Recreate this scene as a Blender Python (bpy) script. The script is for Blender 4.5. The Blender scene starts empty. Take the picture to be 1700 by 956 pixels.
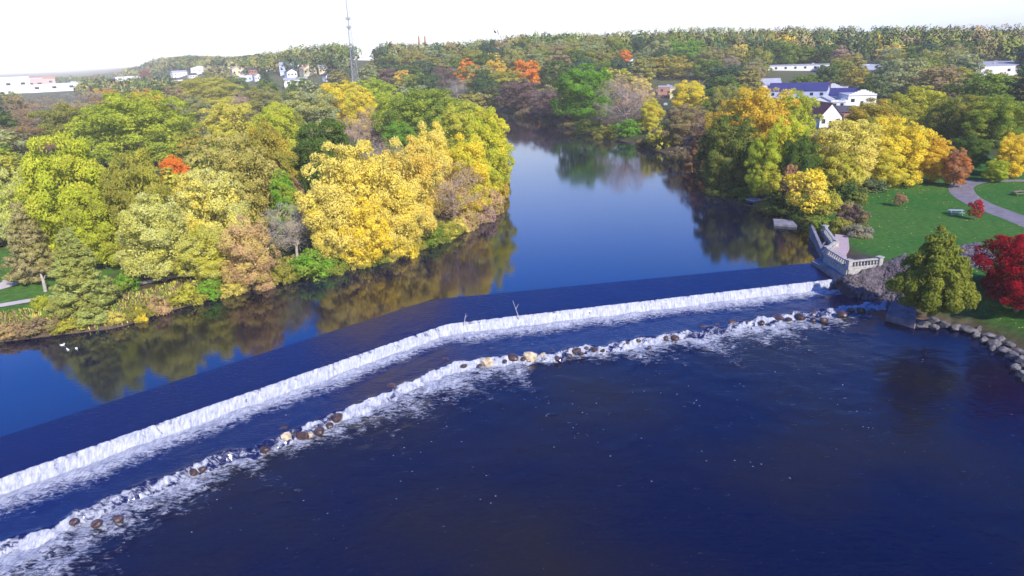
import bpy, bmesh, math, random
import numpy as np
from mathutils import Vector, Matrix
random.seed(7)
RNG = np.random.default_rng(11)
SC = bpy.context.scene
COL = SC.collection

# ------------------------------------------------------------------ camera, sky, sun, exposure
CAM_H = 30.0
FPX = 1150.0                                   # focal length in pixels of a 1700 px wide picture
PITCH = math.atan(394 / FPX)
ROLL = math.radians(2.3)
_r0 = np.array([1, 0, 0.]); _f = np.array([0, math.cos(PITCH), -math.sin(PITCH)]); _u0 = np.array([0, math.sin(PITCH), math.cos(PITCH)])
_r = math.cos(ROLL) * _r0 - math.sin(ROLL) * _u0
_u = math.sin(ROLL) * _r0 + math.cos(ROLL) * _u0
cam_d = bpy.data.cameras.new('camera'); cam = bpy.data.objects.new('camera', cam_d); COL.objects.link(cam)
cam_d.sensor_width = 36; cam_d.lens = 36 * FPX / 1700; cam_d.clip_start = 0.5; cam_d.clip_end = 30000
cam.matrix_world = Matrix(((_r[0], _u[0], -_f[0], 0), (_r[1], _u[1], -_f[1], 0), (_r[2], _u[2], -_f[2], CAM_H), (0, 0, 0, 1)))
SC.camera = cam
SUN_AZ, SUN_EL = 154.0, 36.0                   # clockwise from +Y
az, el = math.radians(SUN_AZ), math.radians(SUN_EL)
SUN_DIR = Vector((math.sin(az) * math.cos(el), math.cos(az) * math.cos(el), math.sin(el)))
sd_ = bpy.data.lights.new('sun', 'SUN'); sd_.energy = 4.6; sd_.angle = math.radians(0.5); sd_.color = (1, .93, .82)
so = bpy.data.objects.new('sun', sd_); COL.objects.link(so); so.location = (0, 0, 300)
so.rotation_euler = SUN_DIR.to_track_quat('Z', 'Y').to_euler()
W = bpy.data.worlds.new('World'); SC.world = W; W.use_nodes = True
nt = W.node_tree; N = nt.nodes; L = nt.links
bg = N['Background']
sky = N.new('ShaderNodeTexSky'); sky.sky_type = 'NISHITA'; sky.sun_disc = False
sky.sun_elevation = el; sky.sun_rotation = az; sky.air_density = 1.0; sky.dust_density = 0.3; sky.ozone_density = 4.0; sky.altitude = 200
hs = N.new('ShaderNodeHueSaturation'); hs.inputs['Saturation'].default_value = 1.65; hs.inputs['Hue'].default_value = .525; hs.inputs['Value'].default_value = 2.2
L.new(sky.outputs[0], hs.inputs['Color'])
geo = N.new('ShaderNodeTexCoord'); sep = N.new('ShaderNodeSeparateXYZ'); L.new(geo.outputs['Generated'], sep.inputs[0])
mr = N.new('ShaderNodeMapRange'); mr.inputs['From Min'].default_value = 0.05; mr.inputs['From Max'].default_value = 0.36
mr.inputs['To Min'].default_value = 0.92; mr.inputs['To Max'].default_value = 0.0; mr.interpolation_type = 'SMOOTHSTEP'
L.new(sep.outputs['Z'], mr.inputs['Value'])
mx = N.new('ShaderNodeMix'); mx.data_type = 'RGBA'
L.new(mr.outputs[0], mx.inputs[0]); L.new(hs.outputs[0], mx.inputs[6]); cn = N.new('ShaderNodeTexNoise'); cn.inputs['Scale'].default_value = 1.8; cn.inputs['Detail'].default_value = 4
cmap = N.new('ShaderNodeMapping'); cmap.inputs['Scale'].default_value = (1, 1, 3.5); L.new(geo.outputs['Generated'], cmap.inputs[0]); L.new(cmap.outputs[0], cn.inputs['Vector'])
cm = N.new('ShaderNodeValToRGB'); cm.color_ramp.elements[0].position = .38; cm.color_ramp.elements[1].position = .58
cm.color_ramp.elements[0].color = (.61, .665, .72, 1); cm.color_ramp.elements[1].color = (.74, .75, .75, 1); L.new(cn.outputs['Fac'], cm.inputs['Fac'])
csc = N.new('ShaderNodeVectorMath'); csc.operation = 'SCALE'; csc.inputs['Scale'].default_value = 10; L.new(cm.outputs[0], csc.inputs[0]); L.new(csc.outputs[0], mx.inputs[7])
L.new(mx.outputs[2], bg.inputs['Color']); bg.inputs['Strength'].default_value = 0.1
SC.view_settings.view_transform = 'Standard'; SC.view_settings.look = 'None'; SC.view_settings.gamma = 1
SC.view_settings.exposure = 0.6; SC.view_settings.use_curve_mapping = False
SC.render.engine = 'CYCLES'
SC.cycles.max_bounces = 6; SC.cycles.diffuse_bounces = 3; SC.cycles.glossy_bounces = 3; SC.cycles.transmission_bounces = 3
SC.cycles.transparent_max_bounces = 6; SC.cycles.volume_bounces = 0
SC.cycles.use_denoising = True
SC.cycles.use_adaptive_sampling = True; SC.cycles.adaptive_threshold = 0.02
SC.cycles.sample_clamp_indirect = 6.0

# ------------------------------------------------------------------ survey: a sight line through a point of the photograph, met with a level plane
def ray(x, y):
    return _r * (x - 850) / FPX + _u * (478 - y) / FPX + _f
def at(x, y, z=0.0):
    d = ray(x, y); t = (z - CAM_H) / d[2]
    return Vector((d[0] * t, d[1] * t, z))
def pix(p):
    q = np.array(p) - np.array([0, 0, CAM_H]); d = q @ _f
    return 850 + FPX * (q @ _r) / d, 478 - FPX * (q @ _u) / d

# ------------------------------------------------------------------ noise
def _hash(ix, iy, s):
    h = (ix.astype(np.int64) * 374761393 + iy.astype(np.int64) * 668265263 + s * 974711) & 0x7fffffff
    h = (h ^ (h >> 13)) * 1274126177 & 0x7fffffff
    return ((h ^ (h >> 16)) & 0xffff) / 65535.0
def vnoise(x, y, s=0):
    x = np.asarray(x, float); y = np.asarray(y, float)
    ix = np.floor(x); iy = np.floor(y); fx = x - ix; fy = y - iy
    fx = fx * fx * (3 - 2 * fx); fy = fy * fy * (3 - 2 * fy)
    a = _hash(ix, iy, s); b = _hash(ix + 1, iy, s); c = _hash(ix, iy + 1, s); d = _hash(ix + 1, iy + 1, s)
    return (a * (1 - fx) + b * fx) * (1 - fy) + (c * (1 - fx) + d * fx) * fy
def fbm(x, y, s=0, o=4):
    v = 0; a = 0.5; t = 0
    for i in range(o):
        v = v + a * vnoise(x, y, s + i * 17); t += a; a *= .5; x = np.asarray(x) * 2.03 + 5.1; y = np.asarray(y) * 2.03 + 1.7
    return v / t
def sstep(a, b, v):
    t = np.clip((v - a) / (b - a), 0, 1); return t * t * (3 - 2 * t)

# ------------------------------------------------------------------ river plan
RIVER = [(-60, 75.5), (-48, 78.5), (-44, 84), (-39, 89), (-32, 94.5), (-26, 99), (-20, 104), (-15, 110), (-9, 119), (-4, 131), (-2, 150), (-1, 169), (0, 200), (0, 254),
         (-2, 300), (-14, 340), (-50, 372), (-120, 395), (-200, 410), (-200, 440), (-110, 425), (-40, 405), (0, 378), (12, 340), (19, 308), (23, 292), (31, 255), (39, 234), (45, 208), (48, 190), (49.5, 165),
         (49, 143), (47.5, 129), (51, 114), (46, 103), (44.5, 94), (43.9, 87.2), (44.3, 85.6), (46, 83.8), (47.4, 81.5), (47, 79), (52, 74), (54, 65), (57, 50), (61, 20), (64, -60),
         (-80, -60), (-88, 10), (-92, 40), (-84, 64)]
RIVER = np.array(RIVER, float)
def river_sd(x, y):
    x = np.asarray(x, float); y = np.asarray(y, float)
    d = np.full(x.shape, 1e9); ins = np.zeros(x.shape, bool)
    n = len(RIVER)
    for i in range(n):
        ax, ay = RIVER[i]; bx, by = RIVER[(i + 1) % n]
        ex, ey = bx - ax, by - ay
        t = np.clip(((x - ax) * ex + (y - ay) * ey) / (ex * ex + ey * ey), 0, 1)
        d = np.minimum(d, (x - ax - t * ex) ** 2 + (y - ay - t * ey) ** 2)
        c = ((ay > y) != (by > y)) & (x < (bx - ax) * (y - ay) / (by - ay + 1e-12) + ax)
        ins ^= c
    d = np.sqrt(d); return np.where(ins, -d, d)
# dam lines: upper edge of the apron, crest, boulder weir
UL = np.array([(-75, 26), (-10.5, 84.2), (48, 94.2)], float)
CL = np.array([(-72, 21), (-8, 77.2), (48, 88.9)], float)
BL = np.array([(-68, 13), (-37, 41.2), (-30, 47.8), (-22, 54.2), (-13, 62.3), (-5.5, 68.9), (0, 70.0), (10, 71.6), (20, 74.5), (29, 77.2), (38, 79.6), (48, 82.2)], float)
def on_line(P, x):
    return np.interp(x, P[:, 0], P[:, 1])
HX = [-5, 0, 200, 300, 400, 500, 600, 700, 800, 900, 1000, 1200, 1400, 1700, 1900]
HE = [0, 0, 1, 13, 12, 18, 22, 18, 17, 24, 21, 18, 12, 3, 2]
H1 = [1500, 1500, 1300, 800, 600, 500, 440, 400, 350, 340, 380, 420, 420, 430, 430]
H2 = [2500, 2500, 2200, 1500, 1000, 800, 700, 640, 600, 600, 620, 680, 720, 760, 760]
def ground_z(x, y):
    x = np.asarray(x, float); y = np.asarray(y, float)
    s = river_sd(x, y)
    down = sstep(1.5, -1.5, y - on_line(CL, x)) * (np.abs(x) < 140)
    wl = -2.5 * down
    plate = 1.5
    k = np.where(s < 0, .5, np.where(x > 30, .42, .55)); k = np.where((x > 42) & (y > 79) & (y < 93) & (s > 0), .95, k)
    z = wl + s * k
    t_ = np.clip(((x - 44.3) * 4.3 + (y - 85.7) * 1.0) / 19.5, 0, 1); dm = np.hypot(x - 44.3 - 4.3 * t_, y - 85.7 - t_)
    z = np.maximum(z, np.where(s > -1.5, .45 + .9 * t_ - .95 * np.clip(dm - .3, 0, None), -9))
    z = np.clip(z, -4.0, None)
    top = np.where(x < 5, 1.2, 1.5)
    z = top - np.log1p(np.exp(np.clip((top - z) * 4, -30, 30))) / 4
    r = np.hypot(x, y); a = np.arctan2(x, y)
    # picture column of that bearing
    dx = np.sin(a); dy = np.cos(a)
    xc = 850 + FPX * dx / np.maximum(dy, .2) / math.cos(PITCH)
    e = np.interp(xc, HX, HE); r1 = np.interp(xc, HX, H1); r2 = np.interp(xc, HX, H2)
    A = np.clip(CAM_H + e * r2 / FPX - 17.5 - 1.5, 0, None) * np.where(e <= 1, .15, 1)
    hill = A * sstep(r1, r2, r) * (.9 + .2 * fbm(x / 160, y / 160, 3))
    und = (fbm(x / 25, y / 25, 9) - .5) * .5 * sstep(6, 20, s) * np.where((x > 30) & (y < 160), 0, 1)
    return z + hill + und
def gz(x, y): return float(ground_z(np.array([x]), np.array([y]))[0])
def meet(x, y, up=0.0, far=1500.0):
    """where the sight line first comes down to 'up' metres above the ground"""
    d = ray(x, y); t = np.geomspace(25, far, 500) / d[1]
    z = CAM_H + d[2] * t; g = np.maximum(ground_z(d[0] * t, d[1] * t), -.1); k = np.nonzero(z < g + up)[0]
    k = k[0] if len(k) else len(t) - 1
    return Vector((d[0] * t[k], d[1] * t[k], g[k]))

# ------------------------------------------------------------------ materials
def newmat(name):
    m = bpy.data.materials.new(name); m.use_nodes = True
    return m, m.node_tree.nodes, m.node_tree.links, m.node_tree.nodes['Principled BSDF']
def simple(name, col, rough=.8, noise=.15, scale=3.0, metal=0, bump=0.0):
    m, n, l, b = newmat(name)
    b.inputs['Roughness'].default_value = rough; b.inputs['Metallic'].default_value = metal
    b.inputs['Specular IOR Level'].default_value = .3
    tc = n.new('ShaderNodeTexCoord'); nz = n.new('ShaderNodeTexNoise'); nz.inputs['Scale'].default_value = scale; nz.inputs['Detail'].default_value = 5
    l.new(tc.outputs['Object'], nz.inputs['Vector'])
    mp = n.new('ShaderNodeMapRange'); mp.inputs['From Min'].default_value = .3; mp.inputs['From Max'].default_value = .7
    mp.inputs['To Min'].default_value = 1 - noise; mp.inputs['To Max'].default_value = 1 + noise
    l.new(nz.outputs['Fac'], mp.inputs['Value'])
    mul = n.new('ShaderNodeVectorMath'); mul.operation = 'SCALE'; mul.inputs[0].default_value = col[:3]
    l.new(mp.outputs[0], mul.inputs['Scale']); l.new(mul.outputs[0], b.inputs['Base Color'])
    if bump:
        bp = n.new('ShaderNodeBump'); bp.inputs['Strength'].default_value = bump; bp.inputs['Distance'].default_value = .1
        l.new(nz.outputs['Fac'], bp.inputs['Height']); l.new(bp.outputs[0], b.inputs['Normal'])
    return m
def crown_normal(n, l, w=.6):
    """leaf normal eased towards the direction in which its bough faces"""
    a = n.new('ShaderNodeAttribute'); a.attribute_name = 'out_normal'; vt = n.new('ShaderNodeVectorTransform'); vt.vector_type = 'NORMAL'; vt.convert_from = 'OBJECT'; vt.convert_to = 'WORLD'
    l.new(a.outputs['Vector'], vt.inputs[0]); g = n.new('ShaderNodeNewGeometry')
    s1 = n.new('ShaderNodeVectorMath'); s1.operation = 'SCALE'; s1.inputs['Scale'].default_value = w; l.new(vt.outputs[0], s1.inputs[0])
    s2 = n.new('ShaderNodeVectorMath'); s2.operation = 'SCALE'; s2.inputs['Scale'].default_value = 1 - w; l.new(g.outputs['Normal'], s2.inputs[0])
    ad = n.new('ShaderNodeVectorMath'); ad.operation = 'ADD'; l.new(s1.outputs[0], ad.inputs[0]); l.new(s2.outputs[0], ad.inputs[1])
    nm = n.new('ShaderNodeVectorMath'); nm.operation = 'NORMALIZE'; l.new(ad.outputs[0], nm.inputs[0]); return nm.outputs[0]
def leaf_material(name, transl=.42):
    m, n, l, b = newmat(name); n.remove(b)
    oi = n.new('ShaderNodeObjectInfo'); ge = n.new('ShaderNodeNewGeometry'); tc = n.new('ShaderNodeTexCoord')
    a2 = n.new('ShaderNodeAttribute'); a2.attribute_type = 'OBJECT'; a2.attribute_name = 'second_color'
    nz = n.new('ShaderNodeTexNoise'); nz.inputs['Scale'].default_value = .28; nz.inputs['Detail'].default_value = 3
    l.new(tc.outputs['Object'], nz.inputs['Vector'])
    mp = n.new('ShaderNodeMapRange'); mp.inputs['From Min'].default_value = .42; mp.inputs['From Max'].default_value = .6
    l.new(nz.outputs['Fac'], mp.inputs['Value'])
    mix = n.new('ShaderNodeMix'); mix.data_type = 'RGBA'
    l.new(mp.outputs[0], mix.inputs[0]); l.new(oi.outputs['Color'], mix.inputs[6]); l.new(a2.outputs['Color'], mix.inputs[7])
    mp2 = n.new('ShaderNodeMapRange'); mp2.inputs['To Min'].default_value = .72; mp2.inputs['To Max'].default_value = 1.25
    l.new(ge.outputs['Random Per Island'], mp2.inputs['Value'])
    sc = n.new('ShaderNodeVectorMath'); sc.operation = 'SCALE'; l.new(mix.outputs[2], sc.inputs[0]); l.new(mp2.outputs[0], sc.inputs['Scale'])
    d = n.new('ShaderNodeBsdfDiffuse'); t = n.new('ShaderNodeBsdfTranslucent'); ms = n.new('ShaderNodeMixShader'); ms.inputs[0].default_value = transl
    l.new(sc.outputs[0], d.inputs['Color']); l.new(sc.outputs[0], t.inputs['Color'])
    l.new(crown_normal(n, l, .38), d.inputs['Normal'])
    l.new(d.outputs[0], ms.inputs[1]); l.new(t.outputs[0], ms.inputs[2])
    l.new(ms.outputs[0], n['Material Output'].inputs['Surface'])
    return m
M = {}
M['leaf'] = leaf_material('leaves')
M['bark'] = simple('bark', (.16, .125, .095), .9, .35, 4, bump=.4)
M['palebark'] = simple('pale_bark', (.36, .32, .27), .9, .3, 4, bump=.3)
M['concrete'] = simple('concrete', (.19, .18, .195), .85, .3, 1.2, bump=.3)
M['oldstone'] = simple('old_stone', (.34, .325, .29), .85, .35, 2.5, bump=.5)
M['terrace'] = simple('terrace_paving', (.40, .30, .29), .85, .15, 2.0)
M['white'] = simple('white_wall', (.76, .74, .70), .7, .06, .5)
M['cream'] = simple('cream_wall', (.62, .52, .33), .7, .08, .5)
M['paleblue'] = simple('pale_blue_wall', (.45, .50, .66), .6, .06, .5)
M['blueroof'] = simple('blue_roof', (.035, .035, .13), .5, .12, .4)
M['greyroof'] = simple('grey_roof', (.36, .36, .38), .7, .12, .4)
M['darkroof'] = simple('dark_roof', (.07, .065, .075), .8, .2, .6)
M['redroof'] = simple('maroon_roof', (.15, .055, .05), .8, .2, .8)
M['orangeroof'] = simple('orange_roof', (.48, .25, .16), .8, .15, .8)
M['pink'] = simple('pink_wall', (.58, .38, .33), .8, .08, .5)
M['slab'] = simple('mauve_grey_slab', (.16, .135, .145), .9, .35, 1.5, bump=.5)
M['brick'] = simple('brick', (.34, .17, .12), .85, .2, .8)
M['glass'] = simple('window_glass', (.03, .035, .05), .15, .1, .5)
M['wood'] = simple('weathered_wood', (.22, .16, .11), .85, .3, 2)
M['steel'] = simple('galvanised_steel', (.30, .31, .34), .6, .1, 1)
M['tablegrey'] = simple('pale_grey_table', (.30, .33, .36), .6, .08, 1)
M['darkpaint'] = simple('dark_paint', (.03, .035, .05), .3, .1, 1)
M['rubber'] = simple('rubber', (.02, .02, .02), .9, .1, 1)
M['whitefeather'] = simple('white_feathers', (.8, .8, .78), .7, .05, 4)

def rock_material(name, c1, c2, rough, top=.0):
    m, n, l, b = newmat(name)
    tc = n.new('ShaderNodeTexCoord'); nz = n.new('ShaderNodeTexNoise'); nz.inputs['Scale'].default_value = 1.6; nz.inputs['Detail'].default_value = 6
    oi = n.new('ShaderNodeObjectInfo'); ad = n.new('ShaderNodeVectorMath'); ad.operation = 'ADD'
    sc = n.new('ShaderNodeVectorMath'); sc.operation = 'SCALE'; sc.inputs[0].default_value = (37, 17, 5); l.new(oi.outputs['Random'], sc.inputs['Scale'])
    l.new(tc.outputs['Object'], ad.inputs[0]); l.new(sc.outputs[0], ad.inputs[1]); l.new(ad.outputs[0], nz.inputs['Vector'])
    cr = n.new('ShaderNodeValToRGB'); cr.color_ramp.elements[0].position = .35; cr.color_ramp.elements[1].position = .68
    cr.color_ramp.elements[0].color = (*c1, 1); cr.color_ramp.elements[1].color = (*c2, 1)
    l.new(nz.outputs['Fac'], cr.inputs['Fac']); l.new(cr.outputs[0], b.inputs['Base Color'])
    b.inputs['Roughness'].default_value = rough
    bp = n.new('ShaderNodeBump'); bp.inputs['Strength'].default_value = .6; bp.inputs['Distance'].default_value = .12
    l.new(nz.outputs['Fac'], bp.inputs['Height']); l.new(bp.outputs[0], b.inputs['Normal'])
    return m
M['wetrock'] = rock_material('wet_brown_rock', (.020, .011, .012), (.10, .052, .042), .4)
M['creamrock'] = rock_material('cream_rock', (.30, .22, .12), (.62, .50, .32), .7)
M['greyrock'] = rock_material('grey_rock', (.045, .043, .048), (.17, .155, .15), .85)
M['riprap'] = rock_material('rubble_rock', (.035, .03, .034), (.15, .12, .13), .9)

# ------------------------------------------------------------------ object helpers
def link(name, me, parent=None):
    o = bpy.data.objects.new(name, me); COL.objects.link(o)
    if parent is not None: o.parent = parent
    return o
def tag(o, label=None, cat=None, group=None, kind=None):
    if label: o['label'] = label
    if cat: o['category'] = cat
    if group: o['group'] = group
    if kind: o['kind'] = kind
    return o
def empty(name, loc, rz=0.0):
    o = bpy.data.objects.new(name, None); COL.objects.link(o); o.location = loc; o.rotation_euler = (0, 0, rz); o.empty_display_size = .5
    return o
def np_mesh(name, V, Fq, mats, smooth=False, fmat=None):
    V = np.asarray(V, np.float32).reshape(-1, 3); Fq = np.asarray(Fq, np.int32)
    me = bpy.data.meshes.new(name); k = Fq.shape[1]
    me.vertices.add(len(V)); me.vertices.foreach_set('co', V.ravel())
    me.loops.add(Fq.size); me.loops.foreach_set('vertex_index', Fq.ravel())
    me.polygons.add(len(Fq)); me.polygons.foreach_set('loop_start', np.arange(0, Fq.size, k, dtype=np.int32))
    if smooth: me.polygons.foreach_set('use_smooth', np.ones(len(Fq), bool))
    if fmat is not None: me.polygons.foreach_set('material_index', np.asarray(fmat, np.int32))
    for m in (mats if isinstance(mats, (list, tuple)) else [mats]): me.materials.append(m)
    me.update(calc_edges=True)
    return me
class MB:
    """collects shapes and links them as ONE mesh object"""
    def __init__(s): s.b = bmesh.new()
    def box(s, c, d, rz=0.0, tilt=None):
        m = Matrix.Translation(c) @ Matrix.Rotation(rz, 4, 'Z')
        if tilt is not None: m = m @ tilt
        bmesh.ops.create_cube(s.b, size=1, matrix=m @ Matrix.Diagonal((*d, 1))); return s
    def prism(s, pts, z0, z1):
        lo = [s.b.verts.new((p[0], p[1], z0 if not hasattr(z0, '__len__') else z0[i])) for i, p in enumerate(pts)]
        hi = [s.b.verts.new((p[0], p[1], z1 if not hasattr(z1, '__len__') else z1[i])) for i, p in enumerate(pts)]
        n = len(pts)
        s.b.faces.new(lo[::-1]); s.b.faces.new(hi)
        for i in range(n): s.b.faces.new((lo[i], lo[(i + 1) % n], hi[(i + 1) % n], hi[i]))
        return s
    def bar(s, a, b, r0, r1=None, n=6):
        a = Vector(a); b = Vector(b); r1 = r0 if r1 is None else r1
        d = b - a; q = d.to_track_quat('Z', 'Y').to_matrix().to_4x4()
        bmesh.ops.create_cone(s.b, segments=n, radius1=r0, radius2=max(r1, 1e-3), depth=d.length, cap_ends=True, matrix=Matrix.Translation((a + b) / 2) @ q)
        return s
    def lathe(s, prof, c, n=12):
        rings = []
        for r, z in prof:
            rings.append([s.b.verts.new((c[0] + r * math.cos(2 * math.pi * i / n), c[1] + r * math.sin(2 * math.pi * i / n), c[2] + z)) for i in range(n)])
        for A, B in zip(rings, rings[1:]):
            for i in range(n): s.b.faces.new((A[i], A[(i + 1) % n], B[(i + 1) % n], B[i]))
        s.b.faces.new(rings[0][::-1]); s.b.faces.new(rings[-1]); return s
    def poly(s, pts):
        s.b.faces.new([s.b.verts.new(p) for p in pts]); return s
    def build(s, name, mat, parent=None, smooth=False, bevel=0):
        if bevel: bmesh.ops.bevel(s.b, geom=s.b.edges[:], offset=bevel, segments=1, affect='EDGES')
        bmesh.ops.recalc_face_normals(s.b, faces=s.b.faces)
        me = bpy.data.meshes.new(name); s.b.to_mesh(me); s.b.free(); me.materials.append(mat)
        if smooth: me.polygons.foreach_set('use_smooth', [True] * len(me.polygons))
        return link(name, me, parent)

# ------------------------------------------------------------------ ground: one sheet to the horizon
def axis(lo, hi, step, far_lo, far_hi, g=1.09):
    a = list(np.arange(lo, hi + step, step)); s = step
    while a[-1] < far_hi: s *= g; a.append(a[-1] + s)
    b = [lo]; s = step
    while b[-1] > far_lo: s *= g; b.append(b[-1] - s)
    return np.array(b[:0:-1] + a)
gx = axis(-120, 120, 1.25, -14000, 14000); gy = axis(35, 400, 1.4, -300, 20000)
GX, GY = np.meshgrid(gx, gy)
GZ = ground_z(GX.ravel(), GY.ravel())
nx, ny = len(gx), len(gy)
ii = (np.arange(ny - 1)[:, None] * nx + np.arange(nx - 1)[None, :]).ravel()
Fg = np.stack([ii, ii + 1, ii + nx + 1, ii + nx], 1)
gm, n, l, b = newmat('ground')
b.inputs['Roughness'].default_value = .95; b.inputs['Specular IOR Level'].default_value = .1
at_ = n.new('ShaderNodeAttribute'); at_.attribute_name = 'ground_color'
tc = n.new('ShaderNodeTexCoord'); nz = n.new('ShaderNodeTexNoise'); nz.inputs['Scale'].default_value = 1.3; nz.inputs['Detail'].default_value = 8; nz.inputs['Roughness'].default_value = .65
l.new(tc.outputs['Object'], nz.inputs['Vector'])
mp = n.new('ShaderNodeMapRange'); mp.inputs['From Min'].default_value = .3; mp.inputs['From Max'].default_value = .7; mp.inputs['To Min'].default_value = .6; mp.inputs['To Max'].default_value = 1.4
l.new(nz.outputs['Fac'], mp.inputs['Value'])
sc = n.new('ShaderNodeVectorMath'); sc.operation = 'SCALE'; l.new(at_.outputs['Color'], sc.inputs[0]); l.new(mp.outputs[0], sc.inputs['Scale']); l.new(sc.outputs[0], b.inputs['Base Color'])
bp = n.new('ShaderNodeBump'); bp.inputs['Strength'].default_value = .5; bp.inputs['Distance'].default_value = .15; l.new(nz.outputs['Fac'], bp.inputs['Height']); l.new(bp.outputs[0], b.inputs['Normal'])
gme = np_mesh('ground', np.stack([GX.ravel(), GY.ravel(), GZ], 1), Fg, gm, True)
X, Y = GX.ravel(), GY.ravel(); S = river_sd(X, Y)
def mixc(c, w, col): return c * (1 - w[:, None]) + np.array(col) * w[:, None]
C = np.tile(np.array([.07, .055, .03]), (len(X), 1))
C = mixc(C, sstep(.45, .6, fbm(X / 30, Y / 30, 21)), (.055, .07, .02))
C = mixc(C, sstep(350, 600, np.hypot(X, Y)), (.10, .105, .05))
lawnR = sstep(48, 50, X) * sstep(170, 160, Y) * sstep(1.6, 3.2, S)
C = mixc(C, lawnR, (.030, .112, .014))
C = mixc(C, lawnR * sstep(.40, .65, fbm(X / 6, Y / 6, 5)) * .55, (.06, .13, .02))
lawnL = sstep(-56, -60, X) * sstep(120, 112, Y) * sstep(2.5, 4, S)
C = mixc(C, lawnL, (.06, .14, .02))
bank = sstep(9, 5, S) * (X < 0) * (Y < 130)
C = mixc(C, bank, (.20, .15, .055)); C = mixc(C, bank * sstep(.45, .6, fbm(X / 4, Y / 4, 31)), (.12, .14, .03)); C = mixc(C, bank * sstep(.5, .62, fbm(X / 3, Y / 3, 37)) , (.22, .12, .06))
mud = sstep(1.3, .5, S)
C = mixc(C, mud, (.10, .07, .05))
C = mixc(C, sstep(41, 43, X) * sstep(78, 80, Y) * sstep(92, 90, Y) * sstep(6.5, 5, S), (.055, .045, .05))
rr = np.hypot(X, Y)
C = mixc(C, sstep(1200, 1700, rr) * sstep(.5, .56, fbm(X / 500, Y / 250, 77)), (.26, .21, .13))
ca = gme.color_attributes.new('ground_color', 'FLOAT_COLOR', 'POINT')
ca.data.foreach_set('color', np.concatenate([C, np.ones((len(C), 1))], 1).astype(np.float32).ravel())
tag(link('ground', gme), kind='structure')

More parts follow.
